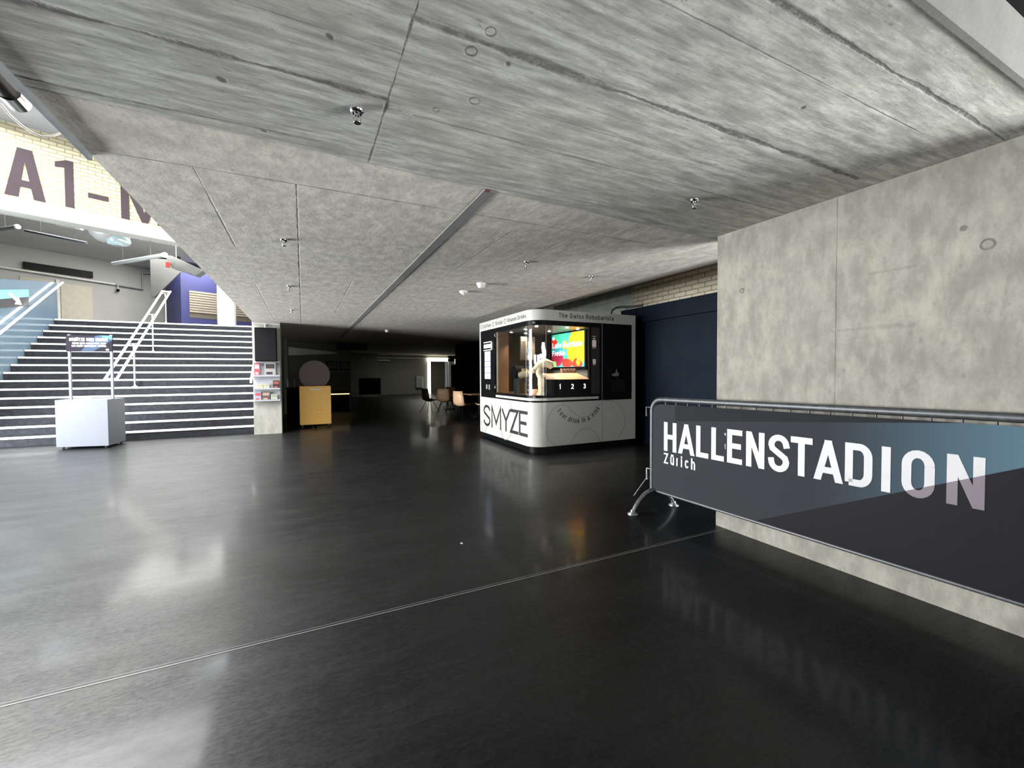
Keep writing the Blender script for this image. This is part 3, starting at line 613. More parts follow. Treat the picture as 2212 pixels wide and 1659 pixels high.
# ------------------------------------------------------------------ ochre cabinet and round tabletop
yc = thing('rolling_cabinet', 'ochre yellow wooden cabinet on castors right of the pillar', 'cabinet', (.29, 12.9, 0))
MB().rbox((-.10, 12.60, .09), (.67, 13.15, 1.12), .006).build('body', M_yellow, yc)
MB().box((.15, 12.592, 1.015), (.42, 12.60, 1.055)).build('label_strip', M_label, yc)
for x in (-.04, .61):
    for y in (12.68, 13.07):
        MB().tube([(x-.015, y, .038), (x+.015, y, .038)], .037, 14).box((x-.02, y-.02, .04), (x+.02, y+.02, .095)).build('castor', M_dsteel, yc)
dt = thing('round_tabletop', 'brown round tabletop tipped upright behind the ochre cabinet', 'table', (.29, 13.3, 0))
MB().lathe([(.40, -.012), (.405, 0), (.40, .012)], (.29, 13.30, 1.43), 48, M=Matrix.Rotation(PI/2, 4, 'X')).build('tabletop', M_disc, dt)
MB().tube([(.29, 13.34, .03), (.29, 13.34, 1.40)], .03, 12).build('pole', M_black, dt)
MB().lathe([(.25, 0), (.25, .015), (.04, .03)], (.29, 13.42, 0), 24).build('base', M_black, dt)
ct = thing('bar_counter', 'low dark bar counter with a warm light strip along its edge', 'counter', (.8, 18.3, 0))
MB().box((-.45, 17.9, 0), (1.62, 18.5, .70)).build('body', M_mattblack, ct)
MB().box((-.48, 17.88, .70), (1.65, 18.54, .73)).build('worktop', M_black, ct)
MB().box((.3, 17.875, .645), (1.62, 17.90, .68)).build('light_strip', M_warm_led, ct)
for i, (x, h_) in enumerate(((-.42, .30), (-.24, .27), (-.12, .2))):
    y = 14.0+.05*i
    MBo = MB().lathe([(.035, 0), (.036, h_*.6), (.012, h_*.78), (.012, h_), (.0125, h_+.002)], (x, y, 1.06), 14)
    tag(MBo.build('bottle', mat('pale_bottle_glass', (.22, .24, .22), .15)), ('tall pale bottle', 'medium pale bottle', 'short pale bottle')[i]+' on the dark side table behind the pillar', 'bottle')
sd = thing('side_table', 'dark side table with bottles right behind the concrete pillar', 'table', (-.2, 14.1, 0))
MB().box((-.47, 13.85, 1.02), (-.02, 14.35, 1.058)).build('top', M_black, sd)
MB().box((-.44, 13.9, 0), (-.06, 14.3, 1.02)).build('cabinet', M_mattblack, sd)
fr1 = thing('picture_frame', 'left one of two dark framed pictures on the dim rear wall', 'picture', (1.07, 19, 1.6), group='pictures on the rear wall')
MB().box((.86, 18.96, 1.60), (1.29, 19.0, 1.97)).build('frame', M_black, fr1); MB().box((.90, 18.955, 1.66), (1.25, 18.96, 1.92)).build('picture', M_room2, fr1)
dup(fr1, (1.56, 19, 1.6), 0, 'right one of two dark framed pictures on the dim rear wall')
struct(MB().box((-.5, 18.93, .66), (1.76, 19.0, 1.52)).build('trim_15', M_room2))
struct(MB().prism([(-.5, 18.6, 2.17), (1.3, 18.6, 2.27), (1.1, 18.6, 2.34), (-.5, 18.6, 2.50)], (0, .39, 0)).build('trim_16', M_offw))
tag(MB().rbox((1.27, 18.6, 2.42), (2.42, 18.72, 2.70), .01).tube([(1.5, 18.66, 2.70), (1.5, 18.66, 2.713)], .01).tube([(2.2, 18.66, 2.70), (2.2, 18.66, 2.713)], .01).build('display_box', M_black), 'black display box hanging from the ceiling in the dark rear zone', 'display box')
bx = thing('covered_cart', 'black square cart in the dark rear of the room', 'cart', (3.6, 27, 0))
MB().rbox((3.02, 26.6, .20), (4.2, 27.3, 1.18), .02).build('cover', M_mattblack, bx)
for x in (3.1, 4.12):
    for y in (26.7, 27.2): MB().tube([(x, y, 0), (x, y, .21)], .02, 8).build('leg', M_steel, bx)
dp = thing('hand_dryer', 'grey wall dispenser left of the lit doorway in the rear', 'dispenser', (7.4, 29.9, .3))
MB().rbox((7.1, 29.75, .42), (7.65, 29.99, 1.25), .06).build('body', M_greymetal, dp)
MB().box((7.52, 29.735, .40), (7.60, 29.75, 1.15)).build('bright_edge', M_offw, dp)
struct(MB().box((9.72, 29.86, 0), (10.5, 29.99, 2.05)).build('door_4', M_black))
wl = thing('wall_lamp', 'warm white wall lamp above the dark door in the rear', 'lamp', (10.1, 29.9, 2.2))
MB().rbox((9.95, 29.76, 2.12), (10.25, 29.88, 2.5), .05).build('shade', mat('lamp_glow', (1, .9, .75), .4, emit=(1, .85, .62), es=1.3), wl)
MB().box((10.16, 29.8, .95), (10.21, 29.9, 2.14)).build('stem', M_offw, wl)
rl = tag(MB().tube([(4.5, 29.7, 2.34), (5.3, 29.7, 2.34)], .05, 10).tube([(4.9, 29.7, 2.38), (4.9, 29.7, 2.712)], .01).build('tube_lamp', M_offw), 'faint tube lamp high on the dim far wall', 'lamp')

# ------------------------------------------------------------------ chairs and high table
def make_chair(label, m, grp):
    t_ = thing('shell_chair', label, 'chair', (0, 0, 0), 0, grp)
    # moulded shell: seat curving up into a back, local: back at -y
    W = .46; prof = [(.23, .475), (.16, .455), (0, .445), (-.14, .45), (-.205, .49), (-.235, .58), (-.25, .72), (-.27, .90)]
    hw = [.20, .225, .235, .235, .235, .235, .23, .20]
    mb = MB(); vs = []; nx = 10; fs = []
    for off in (0, .012):
        for i, (y, z) in enumerate(prof):
            for k in range(nx+1):
                s_ = -1+2*k/nx; lift = .055*abs(s_)**3 if i < 4 else 0; fwd = .07*abs(s_)**3 if i >= 3 else 0
                vs.append((s_*hw[i], y+fwd+(-off if i > 3 else 0), z+lift-(off if i <= 3 else 0)))
    n = len(prof)*(nx+1)
    for L in (0, n):
        for i in range(len(prof)-1):
            for k in range(nx): a = L+i*(nx+1)+k; fs.append((a, a+1, a+nx+2, a+nx+1))
    for i in range(len(prof)-1):
        for k in (0, nx): a = i*(nx+1)+k; fs.append((a, a+nx+1, a+nx+1+n, a+n))
    for k in range(nx):
        for i in (0, len(prof)-1): a = i*(nx+1)+k; fs.append((a, a+1, a+1+n, a+n))
    mb.add(vs, fs, 0, True); mb.build('seat_shell', m, t_, local=True)
    for sx in (-1, 1):
        for sy in (-1, 1):
            MB().tube([(sx*.09, sy*.09, .44), (sx*.25, sy*.25, .012)], .011, 8).build('leg', M_black, t_, local=True)
    MB().tube([(-.11, 0, .43), (.11, 0, .43)], .014, 8).tube([(0, -.11, .43), (0, .11, .43)], .014, 8).build('mount', M_black, t_, local=True)
    return t_
CG = 'shell chairs around the high table'
c1 = make_chair('tan shell chair with its back to the lit doorway strip, leftmost', M_tan, CG)
c1.location = (4.50, 14.70, 0); c1.rotation_euler = (0, 0, math.radians(-25))
dup(c1, (4.42, 12.50, 0), math.radians(-65), 'tan shell chair nearest the white kiosk, facing its table')
dup(c1, (5.35, 16.3, 0), math.radians(190), 'tan shell chair furthest back behind the high table')
c4 = dup(c1, (5.05, 12.25, 0), math.radians(35), 'shaded tan shell chair half hidden by the white kiosk')
c5 = make_chair('dark olive shell chair seen edge-on beside the lit doorway', M_olive, CG)
c5.location = (4.15, 15.35, 0); c5.rotation_euler = (0, 0, math.radians(-72))
tb = thing('cafe_table', 'thin-topped square table between the tan chairs', 'table', (5.0, 13.3, 0))
MB().rbox((4.85, 12.9, .735), (5.75, 13.8, .755), .004).build('tabletop', M_tan, tb)
MB().tube([(5.3, 13.35, .02), (5.3, 13.35, .735)], .03, 12).build('pedestal', M_black, tb)
MB().lathe([(.28, 0), (.28, .012), (.05, .03)], (5.3, 13.35, 0), 28).build('base', M_black, tb)
tb = thing('bar_stool', 'black wire stool frame with a round foot ring by the tan chairs', 'stool', (4.85, 14.9, 0))
for a in range(4):
    an = a*PI/2+.4; MB().tube([(4.85+.08*math.cos(an), 15.1+.08*math.sin(an), .42), (4.85+.22*math.cos(an), 15.1+.22*math.sin(an), .01)], .010, 8).build('leg', M_black, tb)
MB().tube([(4.85+.19*math.cos(a*PI/12), 15.1+.19*math.sin(a*PI/12), .12) for a in range(24)], .012, 8, closed=True).build('foot_ring', M_black, tb)
MB().lathe([(.17, .42), (.18, .435), (.17, .45)], (4.85, 15.1, 0), 24).build('seat', M_black, tb)

# ------------------------------------------------------------------ coffee kiosk
KX0, KX1, KY0, KY1, KR = 3.62, 5.96, 6.56, 9.05, .27
kz = thing('coffee_kiosk', 'white robot coffee kiosk with black window band and rounded glass corner', 'kiosk', (4.8, 7.8, 0))
def path(x0, y0, r, ya, xb, inset=0):
    """from (x0,ya) forward along the left face, round the corner, along the front to xb"""
    x0 += inset; y0 += inset; r -= inset
    P_ = [(x0, ya)] if ya > y0+r else []
    P_ += [(x0+r-r*math.cos(a), y0+r-r*math.sin(a)) for a in [PI/2*i/14 for i in range(15)]]
    if xb > x0+r: P_.append((xb, y0))
    return P_
def ribbon(mb, P_, z0, z1, th, mi=0):
    n = len(P_); vs = []; fs = []
    for i, (x, y) in enumerate(P_):
        a = Vector(P_[max(i-1, 0)]); b = Vector(P_[min(i+1, n-1)]); d = (b-a).normalized(); nn = Vector((-d.y, d.x))
        xi, yi = x+nn.x*th, y+nn.y*th
        vs += [(x, y, z0), (x, y, z1), (xi, yi, z1), (xi, yi, z0)]
    for i in range(n-1):
        a, b = 4*i, 4*i+4
        for j in range(4): fs.append((a+j, b+j, b+(j+1) % 4, a+(j+1) % 4))
    fs += [(0, 1, 2, 3), (4*n-1, 4*n-2, 4*n-3, 4*n-4)]
    mb.add(vs, fs, mi, False); return mb
full = path(KX0, KY0, KR, KY1, KX1)
mb = MB(); ribbon(mb, full, .12, .915, .03)
mb.box((KX1-.03, KY0+.001, .12), (KX1, KY1, .915)).box((KX0+.03, KY1-.03, .12), (KX1-.03, KY1, .915)); mb.build('lower_shell', M_white, kz)
mb = MB(); ribbon(mb, path(KX0, KY0, KR, KY1-.05, KX1-.05, .05), 0, .13, .03); mb.box((KX1-.09, KY0+.06, 0), (KX1-.06, KY1-.06, .13)).box((KX0+.06, KY1-.09, 0), (KX1-.06, KY1-.06, .13)); mb.build('plinth', M_black, kz)
mb = MB(); ribbon(mb, full, 2.385, 2.575, .03)
mb.box((KX1-.03, KY0+.001, 2.385), (KX1, KY1, 2.575)).box((KX0+.03, KY1-.03, 2.385), (KX1-.03, KY1, 2.575)); mb.build('top_band', M_white, kz)
rp = path(KX0, KY0, KR, KY1, KX1)+[(KX1, KY1)]
MB().prism([(x+(.012 if x < KX0+.1 else -.012 if x > KX1-.1 else 0), y+(.012 if y < KY0+.1 else -.012 if y > KY1-.1 else 0), 2.53) for x, y in rp], (0, 0, .04)).build('roof_panel', M_white, kz)
# white corner posts at both ends and back/right walls
MB().box((KX1-.09, KY0, .915), (KX1, KY0+.05, 2.385)).box((KX1-.03, KY0+.05, .915), (KX1, KY1, 2.385)).box((KX0, KY1-.06, .915), (KX0+.05, KY1, 2.385)).box((KX0+.05, KY1-.03, .915), (KX1-.03, KY1, 2.385)).build('side_walls', M_white, kz)
# rounded inner corners of the white frame
# black band: header, sill, and solid panels
mb = MB(); ribbon(mb, path(KX0, KY0, KR, KY1-.06, 5.13, .004), 2.30, 2.386, .05); mb.build('window_header', M_black, kz)
mb = MB(); ribbon(mb, path(KX0, KY0, KR, KY1-.06, 5.13, .004), .914, 1.04, .05); mb.build('window_sill', M_black, kz)
mb = MB(); ribbon(mb, path(KX0, KY0, KR, 8.10, 5.03, -.03), .950, .995, .05); mb.build('counter_ledge', M_white, kz)
MB().rbox((5.145, KY0+.004, .916), (KX1-.09, KY0+.06, 2.384), .012).build('right_door_panel', M_black, kz)
MB().box((5.135, KY0+.0, .12), (5.142, KY0+.02, 2.40)).build('door_seam', M_line, kz)
M_dbrown = mat('brown_tinted_panel', (.028, .022, .018), .4, spec=.2)
MB().box((4.885, KY0+.006, 1.04), (5.08, KY0+.05, 2.30)).build('info_panel', M_dbrown, kz)
MB().box((4.84, KY0+.006, 1.04), (4.885, KY0+.06, 2.30)).box((5.08, KY0+.006, 1.04), (5.133, KY0+.06, 2.30)).build('window_post', M_black, kz)
MB().box((KX0+.004, 8.22, 1.04), (KX0+.06, KY1-.06, 2.30)).build('left_terminal_panel', M_black, kz)
# stickers
mb = MB(); mb.box((4.905, KY0-.0, 1.93), (4.995, KY0+.004, 2.06)).box((4.93, KY0, 2.075), (4.97, KY0+.004, 2.10)).box((4.905, KY0, 1.905), (4.995, KY0+.004, 1.913)).box((4.905, KY0, 2.125), (4.995, KY0+.004, 2.133)).box((4.92, KY0, 1.61), (4.985, KY0+.004, 1.70)).box((4.925, KY0, 1.59), (4.98, KY0+.004, 1.597))
mb.build('stickers', mat('emissive_pink_sticker', (.62, .50, .48), .4, emit=(.62, .5, .48), es=.15), kz)  # faint emission added to the printed stickers
FK = frame((0, KY0-.001, 0), (1, 0, 0), (0, 0, 1), (0, -1, 0))
mb = MB()
mb.prism([FK(5.36+a, 1.40+b, -.004) for a, b in ((0, 0), (.05, .03), (.09, .03), (.12, .11), (.14, .10), (.14, .05), (.18, .04), (.18, -.02), (.10, -.03), (.04, -.02))], (0, -.002, 0))
text(mb, 'Touch', 5.57, 1.455, .035, .5, .006, .004, FK, 0, -.0, total=.17); text(mb, 'contactless', 5.57, 1.40, .035, .5, .006, .004, FK, 0, -.0, total=.17)
mb.build('payment_mark', mat('dim_grey_print', (.16, .16, .17), .5), kz)
MB().rbox((5.38, KY0-.012, 1.06), (5.70, KY0+.01, 1.30), .01).build('payment_slot', M_mattblack, kz)
# left terminal: lit icon and menu screen
M_scr = mat('menu_screen_glow', (.5, .55, .75), .3, emit=(.42, .46, .80), es=.55)
M_neon = mat('neon_white', (1, 1, 1), .3, emit=(.93, .97, 1.0), es=4.0)
mb = MB()
for z0, z1, in ((1.32, 1.45), (1.46, 1.575), (1.585, 1.70), (1.71, 1.82), (1.825, 1.92)): mb.box((KX0-.0, 8.44, z0), (KX0+.005, 8.76, z1))
mb.build('menu_screen', M_scr, kz)
mb = MB(); mb.box((KX0-.0, 8.40, 1.995), (KX0+.005, 8.80, 2.075))
mb.tube([(KX0, 8.80, 2.12), (KX0, 8.39, 2.12), (KX0, 8.37, 2.10), (KX0, 8.37, 1.97), (KX0, 8.39, 1.95), (KX0, 8.80, 1.95)], .008, 6); mb.build('lit_icon', M_neon, kz)
MB().box((KX0-.012, 8.45, 1.09), (KX0+.005, 8.52, 1.20)).box((KX0-.006, 8.6, 1.1), (KX0+.005, 8.68, 1.2)).build('card_reader', M_line, kz)
# glass
gm = bpy.data.materials.new('kiosk_glass'); t = NT(gm)
tr = t.new('ShaderNodeBsdfTransparent'); tr.inputs[0].default_value = (.90, .93, .92, 1); gl = t.new('ShaderNodeBsdfGlossy'); gl.inputs['Roughness'].default_value = .03
fz = t.new('ShaderNodeFresnel'); fz.inputs[0].default_value = 1.45; mx = t.new('ShaderNodeMixShader')
t.l.new(t.ramp(fz.outputs[0], 0, 1, .02, .8), mx.inputs[0]); t.l.new(tr.outputs[0], mx.inputs[1]); t.l.new(gl.outputs[0], mx.inputs[2])
t.l.new(mx.outputs[0], t.n['Material Output'].inputs[0])
def glass_part(name, P_): mb_ = MB(); ribbon(mb_, P_, 1.04, 2.30, .006); return mb_.build(name, gm, kz)
glass_part('glass_left', [(KX0+.02, 8.14), (KX0+.02, KY0+.30)])
glass_part('glass_corner', path(KX0, KY0, KR, 0, 0, .02))
glass_part('glass_front', [(KX0+.30, KY0+.02), (4.05, KY0+.02)])
mb = MB(); mb.tube([(KX0+.02, KY0+.285, 1.04), (KX0+.02, KY0+.285, 2.30)], .0035, 6).tube([(KX0+.285, KY0+.02, 1.04), (KX0+.285, KY0+.02, 2.30)], .0035, 6).tube([(KX0+.02, 8.14, 1.04), (KX0+.02, 8.14, 2.30)], .004, 6)
mb.build('glass_edge', mat('glass_edge_tint', (.35, .36, .34), .3), kz)
for z in (1.16, 2.24): MB().tube([(KX0+.0, 8.12, z-.035), (KX0, 8.20, z-.035), (KX0, 8.20, z+.035), (KX0, 8.12, z+.035)], .009, 6).build('hinge', M_chrome, kz)
# interior
M_int = mat('grey_interior', (.10, .10, .095), .3); M_copper = mat('copper_coloured_panel', (.50, .30, .19), .35)
MB().box((KX0+.08, KY1-.30, 1.0), (5.1, KY1-.27, 2.32)).build('interior_back', M_int, kz)
MB().box((5.10, KY0+.10, 1.0), (5.12, KY1-.27, 2.32)).build('interior_side', M_int, kz)
MB().box((KX0+.06, 8.16, 1.0), (KX0+.30, 8.22, 2.30)).build('interior_pier', M_copper, kz)
MB().box((KX0+.06, KY0+.07, 1.0), (5.12, KY1-.1, 1.03)).build('interior_floor', mat('warm_counter', (.30, .20, .15), .3), kz)
MB().box((KX0+.06, KY0+.07, 2.32), (5.12, KY1-.1, 2.36)).build('interior_ceiling', mat('interior_ceiling_grey', (.12, .13, .14), .3), kz)
M_spot = mat('spot_glow', (1, 1, .9), .3, emit=(1, .90, .70), es=22)
for i, (x, y) in enumerate(((3.95, 7.0), (4.0, 7.55), (4.6, 6.95), (4.65, 7.7), (4.0, 8.2), (4.4, 8.3), (4.95, 7.1))):
    s_ = MB().lathe([(.028, 0), (.03, .008)], (x, y, 2.309), 14).build('downlight', M_spot, kz)
for (x, y) in ((4.05, 7.1), (4.55, 7.3), (4.2, 8.0)):
    l = bpy.data.lights.new('kiosk_downlight', 'SPOT'); l.energy = 120; l.color = (1, .80, .55); l.spot_size = math.radians(115); l.spot_blend = .6; l.shadow_soft_size = .03
    o = bpy.data.objects.new('kiosk_downlight', l); COL.objects.link(o); o.location = (x, y, 2.30)
# pickup unit with numbers
pu = [(4.02, KY0+.06), (4.02, 7.05), (4.86, 7.05), (4.86, KY0-.0), (4.12, KY0-.0)]
MB().prism([(4.07, 7.0, 1.03), (4.86, 7.0, 1.03), (4.86, KY0+.012, 1.03), (4.15, KY0+.012, 1.03), (4.07, KY0+.10, 1.03)], (0, 0, .295)).build('pickup_unit', M_black, kz)
mb = MB(); a = [(4.07, 7.05), (4.72, 7.05), (4.86, KY0+.012), (4.15, KY0+.012), (4.02, KY0+.10)]
lo = [(4.07, 7.0), (4.86, 7.0), (4.86, KY0+.012), (4.15, KY0+.012), (4.07, KY0+.10)]
hi = [(3.98, 7.02), (4.70, 7.02), (4.72, 6.80), (4.10, 6.80), (3.98, 6.86)]
mb.add([(x, y, 1.325) for x, y in lo]+[(x, y, 1.44) for x, y in hi], [(0, 1, 2, 3, 4), (5, 6, 7, 8, 9)]+[(i, (i+1) % 5, 5+(i+1) % 5, 5+i) for i in range(5)])
mb.build('pickup_hood', mat('salmon_lacquer', (.66, .40, .28), .35), kz)
mb = MB()
for ch, x in (('1', 4.20), ('2', 4.46), ('3', 4.73)): glyph(mb, ch, x-.025, 1.15, .055 if ch != '1' else .03, .09, .014, frame((0, KY0+.011, 0), (1, 0, 0), (0, 0, 1), (0, -1, 0)), 0, .003)
mb.build('pickup_numbers', mat('lit_numbers', (1, .95, .85), .4, emit=(1, .92, .78), es=1.2), kz)
# screen on the inner side wall
M_scrfr = M_black
MB().box((5.065, 6.98, 1.50), (5.10, 8.34, 2.33)).build('screen_frame', M_black, kz)
M_scrtext = mat('screen_text_glow', (.8, .95, 1), .4, emit=(.80, .95, 1), es=1.6)
def lit(n, c): return mat(n, c, .4, emit=c, es=.85, vary=.15, vs=5)
scol = [lit('screen_teal', (.04, .33, .36)), lit('screen_green', (.06, .55, .32)), lit('screen_yellow', (.90, .48, .01)), lit('screen_orange', (.95, .28, .01)), lit('screen_red', (.75, .03, .02)), lit('screen_maroon', (.30, .02, .05)), lit('screen_lime', (.25, .75, .18))]
mb = MB().box((5.0605, 7.03, 1.57), (5.066, 8.28, 2.295))
for q, (u_, v_, ru, rv, mi_) in enumerate(((.38, .62, .36, .14, 1), (.10, .52, .14, .12, 4), (.55, .47, .12, .09, 3), (1.02, .60, .32, .17, 2), (1.12, .28, .16, .26, 2), (.82, .30, .17, .22, 3), (.80, .37, .12, .13, 2), (.22, .18, .25, .17, 5), (.62, .08, .2, .10, 4), (1.0, .07, .18, .10, 4), (1.04, .10, .07, .08, 3), (.10, .05, .11, .08, 6))):
    pts_ = [(min(max(u_+ru*math.cos(a*PI/14)*(1+.10*math.sin(3*a*PI/14+q)), .002), 1.248), min(max(v_+rv*math.sin(a*PI/14)*(1+.10*math.cos(2*a*PI/14+q)), .002), .723)) for a in range(28)]
    mb.prism([(5.0602-.00025*q, 8.28-a, 1.57+b) for a, b in pts_], (-.0002, 0, 0), mi_)
mb.build('screen_picture', scol, kz)
SFr = frame((5.0555, 8.28, 0), (0, -1, 0), (0, 0, 1), (-1, 0, 0)); mb = MB()
text(mb, '#9', .05, 2.17, .07, .5, .014, .01, SFr, 0, .002)
mb.build('screen_lettering', M_scrtext, kz)
for w_, a_, t_ in (('Latte', .05, .36), ('Macchiato', .48, .70)): mb = MB(); text(mb, w_, a_, 1.99, .115, .55, .020, .02, SFr, 0, .002, total=t_); mb.build('screen_lettering', M_scrtext, kz)
mb = MB(); text(mb, 'Freddo', .05, 1.82, .115, .55, .018, .02, SFr, 0, .002, total=.52)
mb.build('screen_lettering', M_scrtext, kz)
mb = MB()
for i in range(5): mb.lathe([(.028, 0), (.034, .08), (.030, .085)], (4.50+.075*i, 6.98, 1.44), 14)
mb.build('cup_row', mat('brown_cups', (.22, .15, .11), .4), kz)
# neon hands and tags
def neon(yz, x, nm='neon_hand'):
    return MB().tube([(x, y, z) for y, z in yz], .012, 6).build(nm, M_neon, kz)
MB().prism([(4.15+a*.13, 7.2, 1.67+b*.37) for a, b in ((.3, 1.0), (.7, 1.0), (.75, .75), (1.0, .45), (.75, .1), (.5, 0), (.0, .2), (-.1, .38), (.1, .40), (.35, .32), (.3, .55), (.2, .7))], (0, .01, 0)).build('neon_hand', M_neon, kz)
MB().tube([(3.86+a*.10, 7.2, 1.68+b*.36) for a, b in ((.3, 1.0), (.6, .95), (.6, .6), (.7, .45), (.6, .3), (.95, .3), (.9, .2), (.5, -.1), (.25, .2), (.1, .6), (.3, .75))], .009, 6, closed=True).build('neon_hand_outline', mat('neon_blue', (.6, .85, 1), .3, emit=(.55, .80, 1), es=2.5), kz)
MB().box((4.02, 7.22, 1.62), (4.06, 7.23, 1.80)).box((4.09, 7.22, 1.60), (4.15, 7.23, 1.80)).build('neon_card', mat('pale_blue_glow', (.6, .8, 1), .3, emit=(.6, .8, 1), es=1.5), kz)
MB().box((4.16, 8.05, 1.72), (4.50, 8.10, 2.22)).build('cup_dispenser', mat('pinkish_grey_tube', (.30, .26, .24), .3), kz)
# robot arm
M_rob = mat('cream_robot_shell', (.85, .66, .44), .35)
ra = thing('robot_arm', 'cream jointed robot arm serving inside the coffee kiosk', 'robot', (4.02, 6.95, 1.03))
MB().lathe([(.09, 0), (.09, .03), (.065, .05), (.062, .16), (.05, .18)], (4.02, 6.95, 1.03), 20).build('base', M_rob, ra)
MB().tube([(4.02, 6.95, 1.20), (4.02, 6.93, 1.27), (4.0, 6.92, 1.36)], [.07, .08, .065], 14).build('shoulder', M_rob, ra)
MB().tube([(4.0, 6.92, 1.35), (3.96, 6.95, 1.44), (3.99, 6.98, 1.56)], [.065, .055, .065], 14).build('upper_arm', M_rob, ra)
MB().tube([(3.90, 7.0, 1.50), (4.0, 6.98, 1.60), (4.10, 6.95, 1.64), (4.20, 6.92, 1.60), (4.23, 6.90, 1.54)], [.05, .075, .085, .075, .05], 14).build('elbow', M_rob, ra)
MB().tube([(3.90, 7.0, 1.50), (3.80, 7.1, 1.43), (3.72, 7.25, 1.40)], [.045, .058, .062], 12).build('forearm', M_rob, ra)
MB().box((3.78, 7.2, 1.44), (3.90, 7.3, 1.53)).build('gripper', M_rob, ra)
cmn = thing('coffee_machine', 'dark coffee grinder with rounded drum inside the coffee kiosk', 'coffee machine', (3.95, 7.8, 1.03))
MB().box((3.86, 7.55, 1.03), (4.08, 7.80, 1.36)).build('body', M_dsteel, cmn)
MB().tube([(3.80, 7.68, 1.46), (4.0, 7.68, 1.46)], .13, 20).build('drum', M_mattblack, cmn)
tag(MB().lathe([(.05, 0), (.06, .09), (.055, .10)], (3.98, 7.15, 1.03), 16).build('paper_cup', mat('beige_cup', (.6, .45, .34), .5)), 'beige paper cup on the counter inside the coffee kiosk', 'cup')
# lettering on the kiosk
mb = MB(); LF = frame((KX0-.001, 8.84, 0), (0, -1, 0), (0, 0, 1), (-1, 0, 0))
# S M Y Z E, tall and narrow; stroke wider on Z and E as on the kiosk
zb, hh = .28, .47
for ch, x0, w_, s_ in (('S', .0, .38, .055), ('M', .44, .50, .055), ('Y', .96, .42, .055), ('Z', 1.36, .36, .060), ('E', 1.74, .33, .060)):
    glyph(mb, ch, x0, zb, w_, hh, s_, LF, 0, .002)
mb.build('brand_lettering', M_text_dark, kz)
mb = MB(); text(mb, 'The Swiss Robobarista', 4.16, 2.445, .086, .50, .013, .014, FK, 0, .002, total=1.25)
mb.build('front_slogan', M_text_dark, kz)
mb = MB(); LG = frame((KX0-.001, 9.0, 0), (0, -1, 0), (0, 0, 1), (-1, 0, 0))
def circ(x, z, r):
    stroke_poly(mb, arc(x, z, r*1.0, r, 0, 360, 18), .007, LG, 0, .002)
circ(.07, 2.475, .045); text(mb, 'Coffee', .17, 2.44, .075, .55, .009, .012, LG, 0, .002, total=.42)
circ(.72, 2.475, .045); text(mb, 'Soda', .84, 2.44, .075, .55, .009, .012, LG, 0, .002, total=.34)
circ(1.31, 2.475, .045); text(mb, 'Vitamin Drinks', 1.42, 2.44, .075, .55, .009, .012, LG, 0, .002, total=.78)
mb.build('side_slogan', M_text_dark, kz)
# 'Your drink in a wink' along a dipping arc
s_ = 'Your drink in a wink'; cx, cz, r = 4.60, 1.10, .575; mb = MB()
a0, a1 = math.radians(214), math.radians(326); H_ = .098; tot = sum(adv(c, H_, .5, .012, .014) for c in s_); x = 0
for c in s_+'':
    if c == ' ': mb.build('slogan_word', M_text_dark, kz); mb = MB()
    a_ = adv(c, H_, .5, .012, .014); th = a0+(a1-a0)*(x+a_/2)/tot
    px, pz = cx+r*math.cos(th), cz+r*math.sin(th)
    if c != ' ': glyph(mb, c, -(a_-.014)/2, -.02, a_-.014, H_, .012, frame((px, KY0-.001, pz), (-math.sin(th), 0, math.cos(th)), (-math.cos(th), 0, -math.sin(th)), (0, -1, 0)), 0, .002)
    x += a_
mb.build('slogan_word', M_text_dark, kz)
def curve_line(mb, pts, fr_): stroke_poly(mb, pts, .009, fr_, 0, .002)
def cat(pts, sub=8):
    out = []
    for i in range(len(pts)-1):
        p0, p1, p2, p3 = pts[max(i-1, 0)], pts[i], pts[i+1], pts[min(i+2, len(pts)-1)]
        for k in range(sub):
            t_ = k/sub; out.append(tuple(.5*((2*p1[j])+(-p0[j]+p2[j])*t_+(2*p0[j]-5*p1[j]+4*p2[j]-p3[j])*t_*t_+(-p0[j]+3*p1[j]-3*p2[j]+p3[j])*t_**3) for j in (0, 1)))
    return out+[pts[-1]]
mb = MB()
curve_line(mb, cat([(4.10, .13), (3.92, .27), (3.90, .52), (3.99, .74), (4.16, .855), (4.33, .84), (4.46, .72), (4.68, .61), (4.90, .67), (5.03, .80), (5.20, .90), (5.42, .88), (5.60, .76), (5.69, .52), (5.66, .34), (5.56, .22), (5.51, .13)]), FK); mb.build('drawn_line', M_line, kz); mb = MB()
curve_line(mb, cat([(4.34, .13), (4.44, .18), (4.55, .32), (4.72, .40), (4.92, .34), (5.03, .22), (5.10, .13)]), FK); mb.build('drawn_line', M_line, kz); mb = MB()
curve_line(mb, cat([(0, .37), (.10, .17), (.25, .16), (.38, .30)]), LG); mb.build('drawn_line', M_line, kz); mb = MB(); curve_line(mb, cat([(1.05, .37), (1.18, .14), (1.38, .13), (1.60, .30), (1.72, .55), (1.60, .75), (1.50, .90)]), LG)
mb.build('drawn_line', M_line, kz)
MB().box((5.139, KY0-.001, .12), (5.142, KY0, .915)).build('panel_joint', M_line, kz)
# cable hoop on the roof
tag(MB().tube([(5.90, 7.2, 2.572), (5.88, 7.2, 2.70), (5.91, 7.2, 2.77), (5.98, 7.17, 2.82), (6.08, 7.08, 2.83), (6.18, 6.9, 2.815), (6.198, 6.6, 2.80)], .022, 10).build('cable', M_dsteel), 'grey cable hoop rising from the coffee kiosk roof to the wall', 'cable')

